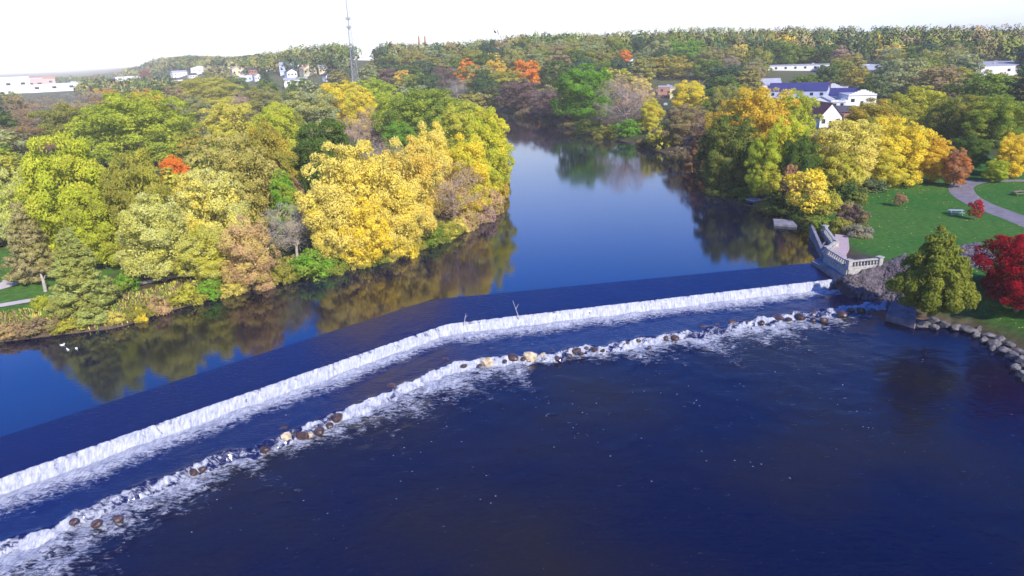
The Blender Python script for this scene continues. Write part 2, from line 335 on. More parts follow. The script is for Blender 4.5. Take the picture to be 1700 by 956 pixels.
# ------------------------------------------------------------------ water
def water_material(name, rip, ripscale, foam=True, fleck=False, rough=.05, ior=1.65, deep=(.0003, .0026, .024), murky=(.010, .0085, .012)):
    m, n, l, b = newmat(name)
    tc = n.new('ShaderNodeTexCoord')
    # body colour: navy with broad murky patches of the river bed
    nb = n.new('ShaderNodeTexNoise'); nb.inputs['Scale'].default_value = .045; nb.inputs['Detail'].default_value = 3; l.new(tc.outputs['Object'], nb.inputs['Vector'])
    cr = n.new('ShaderNodeValToRGB'); cr.color_ramp.elements[0].position = .42; cr.color_ramp.elements[1].position = .62
    cr.color_ramp.elements[0].color = (*deep, 1); cr.color_ramp.elements[1].color = (*murky, 1)
    l.new(nb.outputs['Fac'], cr.inputs['Fac'])
    b.inputs['Roughness'].default_value = rough; b.inputs['IOR'].default_value = ior
    nr = n.new('ShaderNodeTexNoise'); nr.inputs['Scale'].default_value = ripscale; nr.inputs['Detail'].default_value = 4; nr.inputs['Roughness'].default_value = .6
    mpg = n.new('ShaderNodeMapping'); mpg.inputs['Rotation'].default_value = (0, 0, .3); mpg.inputs['Scale'].default_value = (.55, 1.5, 1)
    l.new(tc.outputs['Object'], mpg.inputs['Vector']); l.new(mpg.outputs[0], nr.inputs['Vector'])
    bp = n.new('ShaderNodeBump'); bp.inputs['Strength'].default_value = rip; bp.inputs['Distance'].default_value = .1
    l.new(nr.outputs['Fac'], bp.inputs['Height']); l.new(bp.outputs[0], b.inputs['Normal'])
    l.new(cr.outputs[0], b.inputs['Base Color'])
    if not foam: return m
    fa = n.new('ShaderNodeAttribute'); fa.attribute_name = 'foam'
    mpf = n.new('ShaderNodeMapping'); mpf.inputs['Rotation'].default_value = (0, 0, math.radians(50)); mpf.inputs['Scale'].default_value = (1.0, 2.3, 1)
    l.new(tc.outputs['Object'], mpf.inputs['Vector'])
    nf = n.new('ShaderNodeTexNoise'); nf.inputs['Scale'].default_value = 1.5; nf.inputs['Detail'].default_value = 9; nf.inputs['Roughness'].default_value = .74; nf.inputs['Distortion'].default_value = .7
    l.new(mpf.outputs[0], nf.inputs['Vector'])
    a = n.new('ShaderNodeMath'); a.operation = 'MULTIPLY_ADD'; a.inputs[1].default_value = 3.0; a.inputs[2].default_value = -1.5; l.new(nf.outputs['Fac'], a.inputs[0])
    s = n.new('ShaderNodeMath'); s.operation = 'ADD'; l.new(a.outputs[0], s.inputs[0]); l.new(fa.outputs['Fac'], s.inputs[1])
    ms = n.new('ShaderNodeMapRange'); ms.interpolation_type = 'SMOOTHSTEP'; ms.inputs['From Min'].default_value = .34; ms.inputs['From Max'].default_value = 1.0; l.new(s.outputs[0], ms.inputs['Value'])
    fac = ms.outputs[0]
    # fleck: tiny floating foam crumbs in drifting trails
    if fleck:
        fk = n.new('ShaderNodeAttribute'); fk.attribute_name = 'trail'
        vo = n.new('ShaderNodeTexVoronoi'); vo.inputs['Scale'].default_value = 2.6; l.new(tc.outputs['Object'], vo.inputs['Vector'])
        v2 = n.new('ShaderNodeMapRange'); v2.inputs['From Min'].default_value = .22; v2.inputs['From Max'].default_value = .05; l.new(vo.outputs['Distance'], v2.inputs['Value'])
        sepc = n.new('ShaderNodeSeparateColor'); l.new(vo.outputs['Color'], sepc.inputs[0])
        th = n.new('ShaderNodeMath'); th.operation = 'LESS_THAN'; l.new(sepc.outputs[0], th.inputs[0]); l.new(fk.outputs['Fac'], th.inputs[1])
        mu = n.new('ShaderNodeMath'); mu.operation = 'MULTIPLY'; l.new(v2.outputs[0], mu.inputs[0]); l.new(th.outputs[0], mu.inputs[1])
        mxx = n.new('ShaderNodeMath'); mxx.operation = 'MAXIMUM'; l.new(mu.outputs[0], mxx.inputs[0]); l.new(fac, mxx.inputs[1]); fac = mxx.outputs[0]
    fb = n.new('ShaderNodeBsdfPrincipled'); fb.inputs['Base Color'].default_value = (.50, .51, .55, 1); fb.inputs['Roughness'].default_value = .8; fb.inputs['Specular IOR Level'].default_value = .2
    # thin and thick foam: bluish where thin, cream where thick, in fine strands down the flow
    ns2 = n.new('ShaderNodeTexNoise'); ns2.inputs['Scale'].default_value = 3.2; ns2.inputs['Detail'].default_value = 6; ns2.inputs['Roughness'].default_value = .7
    mp3 = n.new('ShaderNodeMapping'); mp3.inputs['Rotation'].default_value = (0, 0, math.radians(35)); mp3.inputs['Scale'].default_value = (1.6, .45, .3)
    l.new(tc.outputs['Object'], mp3.inputs['Vector']); l.new(mp3.outputs[0], ns2.inputs['Vector'])
    fr = n.new('ShaderNodeValToRGB'); fr.color_ramp.elements[0].position = .36; fr.color_ramp.elements[1].position = .62
    fr.color_ramp.elements[0].color = (.22, .24, .30, 1); fr.color_ramp.elements[1].color = (.47, .475, .48, 1)
    l.new(ns2.outputs['Fac'], fr.inputs['Fac']); l.new(fr.outputs[0], fb.inputs['Base Color'])
    bf = n.new('ShaderNodeBump'); bf.inputs['Strength'].default_value = .8; bf.inputs['Distance'].default_value = .14
    l.new(nf.outputs['Fac'], bf.inputs['Height']); l.new(bf.outputs[0], fb.inputs['Normal'])
    mixs = n.new('ShaderNodeMixShader'); l.new(fac, mixs.inputs[0]); l.new(b.outputs[0], mixs.inputs[1]); l.new(fb.outputs[0], mixs.inputs[2])
    l.new(mixs.outputs[0], n['Material Output'].inputs['Surface'])
    return m
M['calm'] = water_material('calm_river_water', .05, 1.2, foam=False, rough=.06, ior=1.85, murky=(.003, .003, .010))
M['weir'] = water_material('weir_water', .45, 2.2, foam=True, rough=.08, ior=1.5, deep=(.001, .004, .045), murky=(.003, .005, .040))
M['lower'] = water_material('lower_river_water', .38, 1.7, foam=True, fleck=True, rough=.07, ior=1.25)

mb = MB()
up = [(-75, 26), (-10.5, 84.2), (48, 94.2), (70, 98), (70, 200), (45, 360), (-10, 430), (-210, 460), (-210, 360), (-30, 330), (-20, 180), (-40, 115), (-110, 90), (-110, 26)]
mb.poly([(x, y, 0.0) for x, y in up])
tag(mb.build('river_water', M['calm']), kind='structure')

def attr(me, name, v):
    a = me.attributes.new(name, 'FLOAT', 'POINT'); a.data.foreach_set('value', np.asarray(v, np.float32).ravel())
# strip over the dam: apron, crest, face, pool, boulder weir
ns = 900
sx = np.linspace(0, 1, ns)
def resample(P):      # by x, evenly, same parameter on each line
    x = P[0, 0] + (P[-1, 0] - P[0, 0]) * sx
    # soften the bend slightly
    y = on_line(P, x); k = 9; yp = np.pad(y, k, mode='edge'); yp[:k] = y[0] + (np.arange(-k, 0)) * (y[1] - y[0]); yp[-k:] = y[-1] + np.arange(1, k + 1) * (y[-1] - y[-2])
    y = np.convolve(yp, np.ones(2 * k + 1) / (2 * k + 1), 'valid')
    return x, y
ux, uy = resample(UL); cx, cy = resample(CL); bx, by = resample(BL)
dn = np.stack([np.gradient(cy, cx), -np.ones(ns)], 1); dn /= np.linalg.norm(dn, axis=1)[:, None]     # downstream
fx, fy = cx + dn[:, 0] * .75, cy + dn[:, 1] * .75
wob = (fbm(sx * 70, sx * 0, 4) - .5) * 2.6
bx2, by2 = bx + dn[:, 0] * wob, by + dn[:, 1] * wob
gx2, gy2 = bx2 + dn[:, 0] * .9, by2 + dn[:, 1] * .9
hx2, hy2 = gx2 + dn[:, 0] * .6, gy2 + dn[:, 1] * .6
rows = []; foam = []
Ufoam = lambda x, y: 0
for t in np.linspace(0, 1, 26):
    X_, Y_ = ux * (1 - t) + cx * t, uy * (1 - t) + cy * t
    rows.append(np.stack([X_, Y_, -.62 * t + (fbm(X_ * .8, Y_ * .8, 8) - .5) * .05 * t], 1)); foam.append(np.full(ns, -.75) + (.35 * sstep(.35, .8, t) * np.interp(cx, [-60, -38, -33, -22, -18, 60], [0, .1, 1, 1, 0, 0])))
for t in np.linspace(0.05, 1, 9):
    X_, Y_ = cx * (1 - t) + fx * t, cy * (1 - t) + fy * t
    rows.append(np.stack([X_, Y_, np.full(ns, -.62 - 1.2 * t ** 1.6)], 1)); foam.append(.95 + .35 * t + .55 * (vnoise(sx * 420, sx * 0, 3) - .5) + .4 * sstep(.8, 1, t) - (.5 if t < .07 else 0))
Lf = 3.2 + 3.2 * fbm(sx * 34, sx * 0 + 3, 12) + 1.2 * sstep(.55, .2, sx)
Lf = Lf * (1 - .25 * sstep(.7, 1, sx))
for t in np.linspace(0.02, 1, 46):
    X_, Y_ = fx * (1 - t) + bx2 * t, fy * (1 - t) + by2 * t
    d = np.hypot(bx2 - fx, by2 - fy) * t
    fo = 1.35 - 1.5 * (d / Lf) ** .9
    nearB = np.hypot(bx2 - fx, by2 - fy) * (1 - t)
    fo = np.maximum(fo, .30 - .5 * nearB)
    fo = np.maximum(fo, -.45)
    z = -1.82 + (fbm(X_ * .9, Y_ * .9, 41, 3) - .5) * .5 * np.clip(fo, .1, 1) + .1 * np.clip(fo, 0, 1)
    rows.append(np.stack([X_, Y_, z], 1)); foam.append(fo)
for t in np.linspace(0.1, 1, 8):
    X_, Y_ = bx2 * (1 - t) + gx2 * t, by2 * (1 - t) + gy2 * t
    rows.append(np.stack([X_, Y_, -1.82 - .68 * t ** 1.4 + (fbm(X_ * 1.6, Y_ * 1.6, 51, 3) - .5) * .8], 1))
    foam.append(np.full(ns, .88) + (fbm(sx * 120 + t * 2, sx * 0 + 7, 61) - .5) * 2.0 + (fbm(sx * 30, sx * 0 + 2, 67) - .5) * 1.0)
for t in (.5, 1):
    rows.append(np.stack([gx2 * (1 - t) + hx2 * t, gy2 * (1 - t) + hy2 * t, np.full(ns, -2.5 - .3 * t)], 1)); foam.append(np.full(ns, 1.0))
V = np.concatenate(rows); nr_ = len(rows)
ii = (np.arange(nr_ - 1)[:, None] * ns + np.arange(ns - 1)[None, :]).ravel()
Fw = np.stack([ii, ii + ns, ii + ns + 1, ii + 1], 1)
wme = np_mesh('dam_water', V, Fw, M['weir'], True); attr(wme, 'foam', np.concatenate(foam))
tag(link('dam_water', wme), kind='structure')

# lower river: regular sheet downstream of the boulders
st = .3
lx = np.arange(-92, 66, st); ly = np.arange(-45, 90, st)
LX, LY = np.meshgrid(lx, ly); LX = LX.ravel(); LY = LY.ravel()
def line_dist(P, x, y):
    d = np.full(x.shape, 1e9); px_ = np.zeros(x.shape)
    for (ax, ay), (bx_, by_) in zip(P, P[1:]):
        ex, ey = bx_ - ax, by_ - ay; t = np.clip(((x - ax) * ex + (y - ay) * ey) / (ex * ex + ey * ey), 0, 1)
        dd = np.hypot(x - ax - t * ex, y - ay - t * ey); w = dd < d
        d = np.where(w, dd, d); px_ = np.where(w, ax + t * ex, px_)
    return d, px_
D, PX_ = line_dist(BL, LX, LY)
side = np.where(LY < on_line(BL, LX), 1, -1); DS = D * side
LEN = np.interp(PX_, [-60, -37, -33, -30, -25, -20, -16, -12, -8, -4, 0, 2, 6, 10, 14, 18, 22, 26, 30, 34, 38, 42, 45.5, 47],
                     [9, 8.5, 6, 4.5, 3.2, 3.5, 5, 6.5, 5.5, 7, 7, 3, 1.6, 2.8, 5.5, 3.4, 6.5, 5, 6, 3.5, 5, 3, 1.5, 0])
LEN = LEN * 1.7 * (.35 + 1.3 * fbm(PX_ / 1.6, PX_ * 0, 33, 3)); fo = 1.15 - 1.35 * (np.clip(DS, 0, None) / LEN) ** .7 + (fbm(LX / 1.1, LY / 1.1, 23, 3) - .5) * .7
fo = np.where(DS < 0, 1, fo)
# churning water in the near left corner
fo = np.maximum(fo, 0.62 * np.exp(-(((LX + 34) / 5) ** 2 + ((LY - 39) / 5) ** 2)))
trails = [[(850, 640), (960, 700), (1080, 780), (1180, 830)], [(640, 700), (700, 780), (800, 850), (960, 900)], [(1250, 545), (1330, 600), (1400, 650), (1440, 720)],
          [(430, 800), (520, 850), (560, 930)], [(1000, 700), (1150, 740), (1300, 790)], [(640, 690), (660, 800)]]
tr = np.full(LX.shape, 0.0)
for T in trails:
    P = np.array([tuple(at(x, y, -2.5))[:2] for x, y in T]); wob_ = (fbm(LX * .35, LY * .35, 91) - .5) * 4
    d, _ = line_dist(P, LX + wob_, LY + wob_); tr = np.maximum(tr, .34 * np.exp(-(d / 1.0) ** 2) * (.3 + 1.1 * fbm(LX * .8, LY * .8, 19)))
tr = np.maximum(tr, .10 * sstep(.50, .74, fbm(LX / 7, LY / 7, 5)) * sstep(34, 8, DS))
foT = .38 * np.exp(-((DS - 6) / 5) ** 2) * (tr > .13)
fo = np.maximum(fo, -.7 + foT * 2.4); fo = np.maximum(fo, -.60 + 2.9 * np.clip(tr - .1, 0, .3)); tr = tr * .42
Z = -2.5 + (fbm(LX * .8, LY * .8, 71, 3) - .5) * (.10 + .5 * np.clip(fo, 0, 1)) + .12 * np.clip(fo, 0, 1)
nlx, nly = len(lx), len(ly)
ii = (np.arange(nly - 1)[:, None] * nlx + np.arange(nlx - 1)[None, :]).ravel()
keep = DS[ii] > .6
ii = ii[keep]
lme = np_mesh('river_water', np.stack([LX, LY, Z], 1), np.stack([ii, ii + 1, ii + nlx + 1, ii + nlx], 1), M['lower'], True)
attr(lme, 'foam', fo); attr(lme, 'trail', tr)
tag(link('lower_river_water', lme), kind='structure')

# ------------------------------------------------------------------ paths
def strip(name, pts, w, z, mat, th=.0):
    P = [Vector((p[0], p[1])) for p in pts]; Lp, Rp = [], []
    for i, p in enumerate(P):
        d = (P[min(i + 1, len(P) - 1)] - P[max(i - 1, 0)]).normalized(); nn = Vector((-d.y, d.x)) * w / 2
        Lp.append(p + nn); Rp.append(p - nn)
    mb = MB()
    for i in range(len(P) - 1):
        mb.poly([(Lp[i].x, Lp[i].y, z), (Rp[i].x, Rp[i].y, z), (Rp[i + 1].x, Rp[i + 1].y, z), (Lp[i + 1].x, Lp[i + 1].y, z)])
    bmesh.ops.remove_doubles(mb.b, verts=mb.b.verts, dist=.001)
    return tag(mb.build(name, mat), kind='structure')
M['asphalt'] = simple('worn_asphalt', (.17, .15, .16), .9, .2, .8)
M['paving'] = simple('pale_path', (.48, .42, .38), .9, .12, .8)
P_ = [at(x, y, 1.53) for x, y in [(1620, 300), (1597, 308), (1600, 322), (1625, 338), (1660, 352), (1700, 367), (1780, 400)]]
def smoothp(P, k=6):
    out = []
    for i in range(len(P) - 1):
        p0, p1, p2, p3 = P[max(i - 1, 0)], P[i], P[i + 1], P[min(i + 2, len(P) - 1)]
        for j in range(k):
            t = j / k; out.append(.5 * ((2 * p1) + (p2 - p0) * t + (2 * p0 - 5 * p1 + 4 * p2 - p3) * t * t + (3 * p1 - p0 - 3 * p2 + p3) * t ** 3))
    return out + [P[-1]]
strip('path', smoothp(P_), 4.2, 1.53, M['asphalt'])
strip('path', smoothp([at(x, y, 1.54) for x, y in [(1600, 304), (1650, 300), (1760, 300)]]), 2.4, 1.536, M['asphalt'])
strip('path', smoothp([at(x, y, 1.3) for x, y in [(-60, 516), (0, 507), (60, 497), (120, 489), (180, 479), (280, 461), (330, 448)]]), 1.7, 1.32, M['paving'])
strip('road', smoothp([at(x, y, 1.3) for x, y in [(-80, 490), (-10, 478), (30, 462), (60, 440), (90, 425)]]), 3.6, 1.34, M['paving'])

# ------------------------------------------------------------------ foliage prototypes
def profile(kind, t):
    t = np.asarray(t, float)
    if kind == 'round': return np.sqrt(np.clip(1 - ((t - .45) / .56) ** 2, 0.02, 1))
    if kind == 'broad': return np.clip(1 - np.abs((t - .38) / .63) ** 2.8, 0.02, 1) ** .6
    if kind == 'oval': return np.clip(1 - np.abs((t - .40) / .61) ** 2.0, 0.02, 1) ** .65
    if kind == 'cone': return np.clip(.06 + .98 * (1 - t) ** .85, 0, 1) * sstep(-.02, .08, t)
    if kind == 'pear': return np.clip(np.where(t < .3, 1 - ((.3 - t) / .34) ** 2.2, 1 - ((t - .3) / .71) ** 1.25), 0.02, 1) ** .85
    if kind == 'bush': return np.sqrt(np.clip(1 - (t * .97) ** 2, 0.02, 1))
def leaves_at(P, Dd, Ll, Lw, rng, spread=.6, shingle=.5):
    n = len(P)
    rnd = rng.normal(size=(n, 3)); ax = Dd * (1 - spread) + rnd * spread * .55; ax[:, 2] += .12
    flat = rng.uniform(size=n) < shingle                      # these lie on the crown's surface, the others stand out of it
    nj = Dd + rng.normal(size=(n, 3)) * .32; tng = np.cross(nj, rnd); ax[flat] = tng[flat]
    ax /= np.linalg.norm(ax, axis=1)[:, None] + 1e-9
    rv = rng.normal(size=(n, 3)); rv[flat] = nj[flat]
    w = np.cross(ax, rv); w /= np.linalg.norm(w, axis=1)[:, None] + 1e-9
    nrm = np.cross(ax, w)
    ln = Ll * rng.uniform(.6, 1.3, (n, 1)); wd = Lw * rng.uniform(.6, 1.3, (n, 1))
    V = np.empty((n, 4, 3)); V[:, 0] = P - ax * ln * .5; V[:, 2] = P + ax * ln * .5
    V[:, 1] = P + w * wd * .5 + nrm * wd * .15; V[:, 3] = P - w * wd * .5 + nrm * wd * .15
    return V.reshape(-1, 3)
def crown_pts(seed, kind, R, z0, z1, nl, nleaf, lobe=.3, ragged=.16, inner=.16):
    rng = np.random.default_rng(seed); Hc = z1 - z0
    T = rng.uniform(0.02, .97, nl * 6); T = T[rng.uniform(size=len(T)) < profile(kind, T) * .9 + .1][:nl]; nl = len(T)
    A = np.arange(nl) * 2.39996 + rng.uniform(-.5, .5, nl)
    asym = 1 + ragged * np.sin(A * 2 + rng.uniform(0, 6)) + ragged * np.sin(A * 3 + rng.uniform(0, 6) + T * 5)
    rad = profile(kind, T) * R * asym * rng.uniform(.55, .98, nl)
    c = np.stack([rad * np.cos(A), rad * np.sin(A), z0 + T * Hc], 1)
    rl = R * lobe * rng.uniform(.5, 1.5, nl) * (.5 + .5 * profile(kind, T))
    per = np.maximum((nleaf * rl ** 2 / (rl ** 2).sum()).astype(int), 4)
    k = np.repeat(np.arange(nl), per); n = len(k)
    d = rng.normal(size=(n, 3)); d /= np.linalg.norm(d, axis=1)[:, None]
    out = c - np.array([0, 0, z0 + Hc * .35]); out /= np.linalg.norm(out, axis=1)[:, None] + 1e-9
    flip = (d * out[k]).sum(1) < -.25 - .3 * rng.uniform(size=n); d[flip] *= -1
    flip = (d[:, 2] < -.5) & (rng.uniform(size=n) < .7); d[flip, 2] *= -1
    P = c[k] + d * (rl[k] * rng.uniform(.62, 1.08, n))[:, None] * np.array([1, 1, .85])
    ni = int(nleaf * inner); Ti = rng.uniform(.05, .85, ni); Ai = rng.uniform(0, 6.28, ni); Ri = profile(kind, Ti) * R * rng.uniform(.1, .72, ni) ** .7
    Pi = np.stack([Ri * np.cos(Ai), Ri * np.sin(Ai), z0 + Ti * Hc], 1)
    Di = rng.normal(size=(ni, 3)); Di /= np.linalg.norm(Di, axis=1)[:, None]
    dd = d * .7 + out[k] * .4
    return P, dd / np.linalg.norm(dd, axis=1)[:, None], Pi, Di, c, rng
def out_attr(me, v):
    a = me.attributes.new('out_normal', 'FLOAT_VECTOR', 'POINT'); a.data.foreach_set('vector', np.asarray(v, np.float32).ravel())
def crown_mesh(name, seed, kind, R, z0, z1, nl, nleaf, Ll, Lw, **kw):
    P, d, Pi, Di, c, rng = crown_pts(seed, kind, R, z0, z1, nl, nleaf, **kw)
    V = np.concatenate([leaves_at(P, d, Ll, Lw, rng), leaves_at(Pi, Di, Ll * 1.6, Lw * 1.8, rng)])
    me = np_mesh(name, V, np.arange(len(V)).reshape(-1, 4), M['leaf']); out_attr(me, np.repeat(np.concatenate([d, Di]), 4, axis=0)); return me, c
def trunk_mesh(name, seed, R, z0, H, r, targets, nlimb=9, mat=None, levels=1):
    rng = random.Random(seed); mb = MB()
    lean = Vector((rng.uniform(-.6, .6), rng.uniform(-.6, .6), 0)); pts = [Vector((0, 0, -.4)), Vector((0, 0, H * .12)) + lean * .2, Vector((0, 0, z0 + (H - z0) * .25)) + lean * .6, Vector((0, 0, z0 + (H - z0) * .72)) + lean]
    rs = [r * 1.35, r, r * .72, r * .15]
    for i in range(3): mb.bar(pts[i], pts[i + 1], rs[i], rs[i + 1], 8)
    tg = list(targets); rng.shuffle(tg)
    for c in tg[:nlimb]:
        c = Vector(c); f = rng.uniform(.1, .8); s = pts[1].lerp(pts[3], f); s = pts[1].lerp(pts[2], f * 2) if f < .5 else pts[2].lerp(pts[3], f * 2 - 1)
        if s.z > c.z - .3: s = pts[1].lerp(pts[2], .5)
        m = s.lerp(c, .5) + Vector((rng.uniform(-.3, .3), rng.uniform(-.3, .3), rng.uniform(-.2, .5)))
        mb.bar(s, m, r * .38, r * .22, 6); mb.bar(m, s.lerp(c, .95), r * .22, r * .05, 5)
        for q in range(levels * 5):
            e = m.lerp(c, rng.uniform(.0, .9)); dr = Vector((rng.gauss(0, 1), rng.gauss(0, 1), rng.uniform(.2, 1.3))).normalized()
            e2 = e + dr * R * rng.uniform(.18, .38)
            mb.bar(e, e2, r * .11, r * .03, 4)
            if levels > 1:
                for _ in range(4):
                    g = e.lerp(e2, rng.uniform(.3, 1)); mb.bar(g, g + Vector((rng.gauss(0, 1), rng.gauss(0, 1), rng.uniform(.1, 1.2))).normalized() * R * .16, r * .045, r * .015, 3)
    bmesh.ops.recalc_face_normals(mb.b, faces=mb.b.faces)
    me = bpy.data.meshes.new(name); mb.b.to_mesh(me); mb.b.free(); me.materials.append(mat or M['bark']); return me
# each prototype: nominal crown radius 6.5, height 18
PROTO = {}
def proto(key, kind, seed, R=6.5, H=18., z0=3.2, nl=46, leaf=(.62, .34), nleaf=9000, **kw):
    cm, c = crown_mesh('crown', seed, kind, R, z0, H, nl, nleaf, *leaf, **kw)
    tm = trunk_mesh('trunk', seed, R, z0, H, .34 * R / 6.5, c)
    PROTO[key] = (cm, tm, R, H)
for i in range(3):
    proto(('round', i), 'round', 10 + i, z0=1.3, nl=150, lobe=.175, nleaf=26000, leaf=(.46, .18))
    proto(('oval', i), 'oval', 20 + i, R=5.2, z0=1.5, nl=130, lobe=.18, nleaf=22000, leaf=(.42, .165))
    proto(('broad', i), 'broad', 30 + i, R=7.5, H=17, z0=1.3, nl=190, nleaf=34000, leaf=(.46, .18), lobe=.155)
for i in range(2):
    proto(('cone', i), 'cone', 40 + i, R=4.6, H=17, z0=.4, nl=240, nleaf=15000, lobe=.13, leaf=(.7, .13), ragged=.05)
    proto(('pear', i), 'pear', 50 + i, R=5.2, H=12, z0=.45, nl=150, nleaf=24000, lobe=.16, ragged=.03, leaf=(.36, .2), inner=.3)
    proto(('small', i), 'round', 60 + i, R=2.2, H=5, z0=1.3, nl=22, nleaf=1500, leaf=(.3, .2))
    proto(('wispy', i), 'round', 70 + i, z0=1.5, nl=70, nleaf=6500, leaf=(.8, .12), lobe=.26, inner=.08)
for i in range(3):
    cm, c = crown_mesh('foliage', 80 + i, 'bush', 2.4, 0, 3.2, 34, 2600, .34, .18, lobe=.28)
    PROTO[('bush', i)] = (cm, None, 2.4, 3.2)
    # nearly leafless: real branches, few leaves
    cm, c = crown_mesh('crown', 90 + i, 'round', 6.0, 3, 15, 50, 5200, .85, .07, lobe=.32, inner=.1)
    tm = trunk_mesh('trunk', 90 + i, 6.0, 3.5, 15, .34, c, nlimb=26, mat=M['palebark'], levels=2)
    PROTO[('bare', i)] = (cm, tm, 6.0, 15.)
# lighter versions for trees seen from far off
for i in range(3):
    for kd, R, H in (('round', 6.5, 18.), ('oval', 5.2, 18.), ('broad', 7.5, 17.)):
        cm, c = crown_mesh('crown', 110 + i * 7 + len(kd), kd, R, 1.6, H, 70, 3400, .85, .5, lobe=.20)
        tm = trunk_mesh('trunk', 110 + i, R, 3, H, .34, c, nlimb=4, levels=0)
        PROTO[('far' + kd, i)] = (cm, tm, R, H)
PAL = dict(
    green=(.21, .30, .040), olive=(.36, .34, .060), dkgreen=(.085, .15, .034), lime=(.52, .57, .050), yelgreen=(.60, .56, .070), pale=(.68, .67, .21),
    gold=(.82, .69, .16), yellow=(.90, .70, .060), amber=(.76, .49, .050), tan=(.62, .42, .20), brown=(.40, .29, .16), orange=(.88, .28, .035), rust=(.46, .25, .115),
    red=(.50, .025, .025), maroon=(.40, .012, .026), greygreen=(.38, .41, .19), bgreen=(.20, .42, .035), purple=(.20, .12, .115), grey=(.38, .33, .26), teal=(.070, .14, .085), conifer=(.46, .50, .13), pink=(.50, .34, .25))
def set_col(o, c1, c2=None):
    c1 = PAL[c1] if isinstance(c1, str) else c1; c2 = PAL[c2] if isinstance(c2, str) else (c2 or tuple(min(1, a * b) for a, b in zip(c1, (.78, .92, .8))))
    c2 = tuple(a * .45 + b * .55 for a, b in zip(c1, c2))
    o.color = (*c1, 1); o['second_color'] = [float(v) for v in c2]
TREES = []
def place_tree(key, pos, R, H, cols, name, label, cat='tree', group=None, single=False, rz=None):
    cm, tm, R0, H0 = PROTO[key]; rz = random.uniform(0, 6.28) if rz is None else rz
    s = (R / R0, R / R0, H / H0)
    if tm is None or single:
        o = link(name, cm); o.location = pos; o.rotation_euler = (0, 0, rz); o.scale = s; set_col(o, *cols)
    else:
        o = empty(name, pos, rz); o.scale = s
        t = link('trunk', tm, o); c = link('crown', cm, o); set_col(c, *cols)
    tag(o, label, cat, group); TREES.append((pos[0], pos[1], R))
    return o
def tree(kind, x, yt, w, hb, cols, label, name=None, group=None, far=False, cat=None):
    """x, yt: where its top shows; w: crown width there (px of the photograph); hb: height in m, or the row where its foot shows"""
    if hb > 45:
        p = meet(x, hb); d = ray(x, yt); t = p.y / d[1]; H = CAM_H + d[2] * t - p.z
        px0 = d[0] * t * .5 + p.x * .5
        p.x = px0
    else:
        H = hb; p = meet(x, yt, H)
    depth = p.y * math.cos(PITCH) + (CAM_H - p.z - H * .5) * math.sin(PITCH)
    R = w / 2 * depth / FPX
    if far and kind in ('round', 'oval', 'broad'): kind = 'far' + kind
    i = random.randrange(len([k for k in PROTO if k[0] == kind]))
    name = name or {'cone': 'conifer_tree', 'bare': 'bare_tree', 'bush': 'shrub', 'wispy': 'thinning_tree', 'small': 'young_tree'}.get(kind, 'broadleaf_tree')
    return place_tree((kind, i), Vector((p.x, p.y, p.z - (.15 if kind != 'bush' else .3))), R, max(H, 1.0), cols, name, label, cat or ('shrub' if kind == 'bush' else 'tree'), group)
GL, GR = 'trees of the wood on the left bank', 'trees along the right bank'
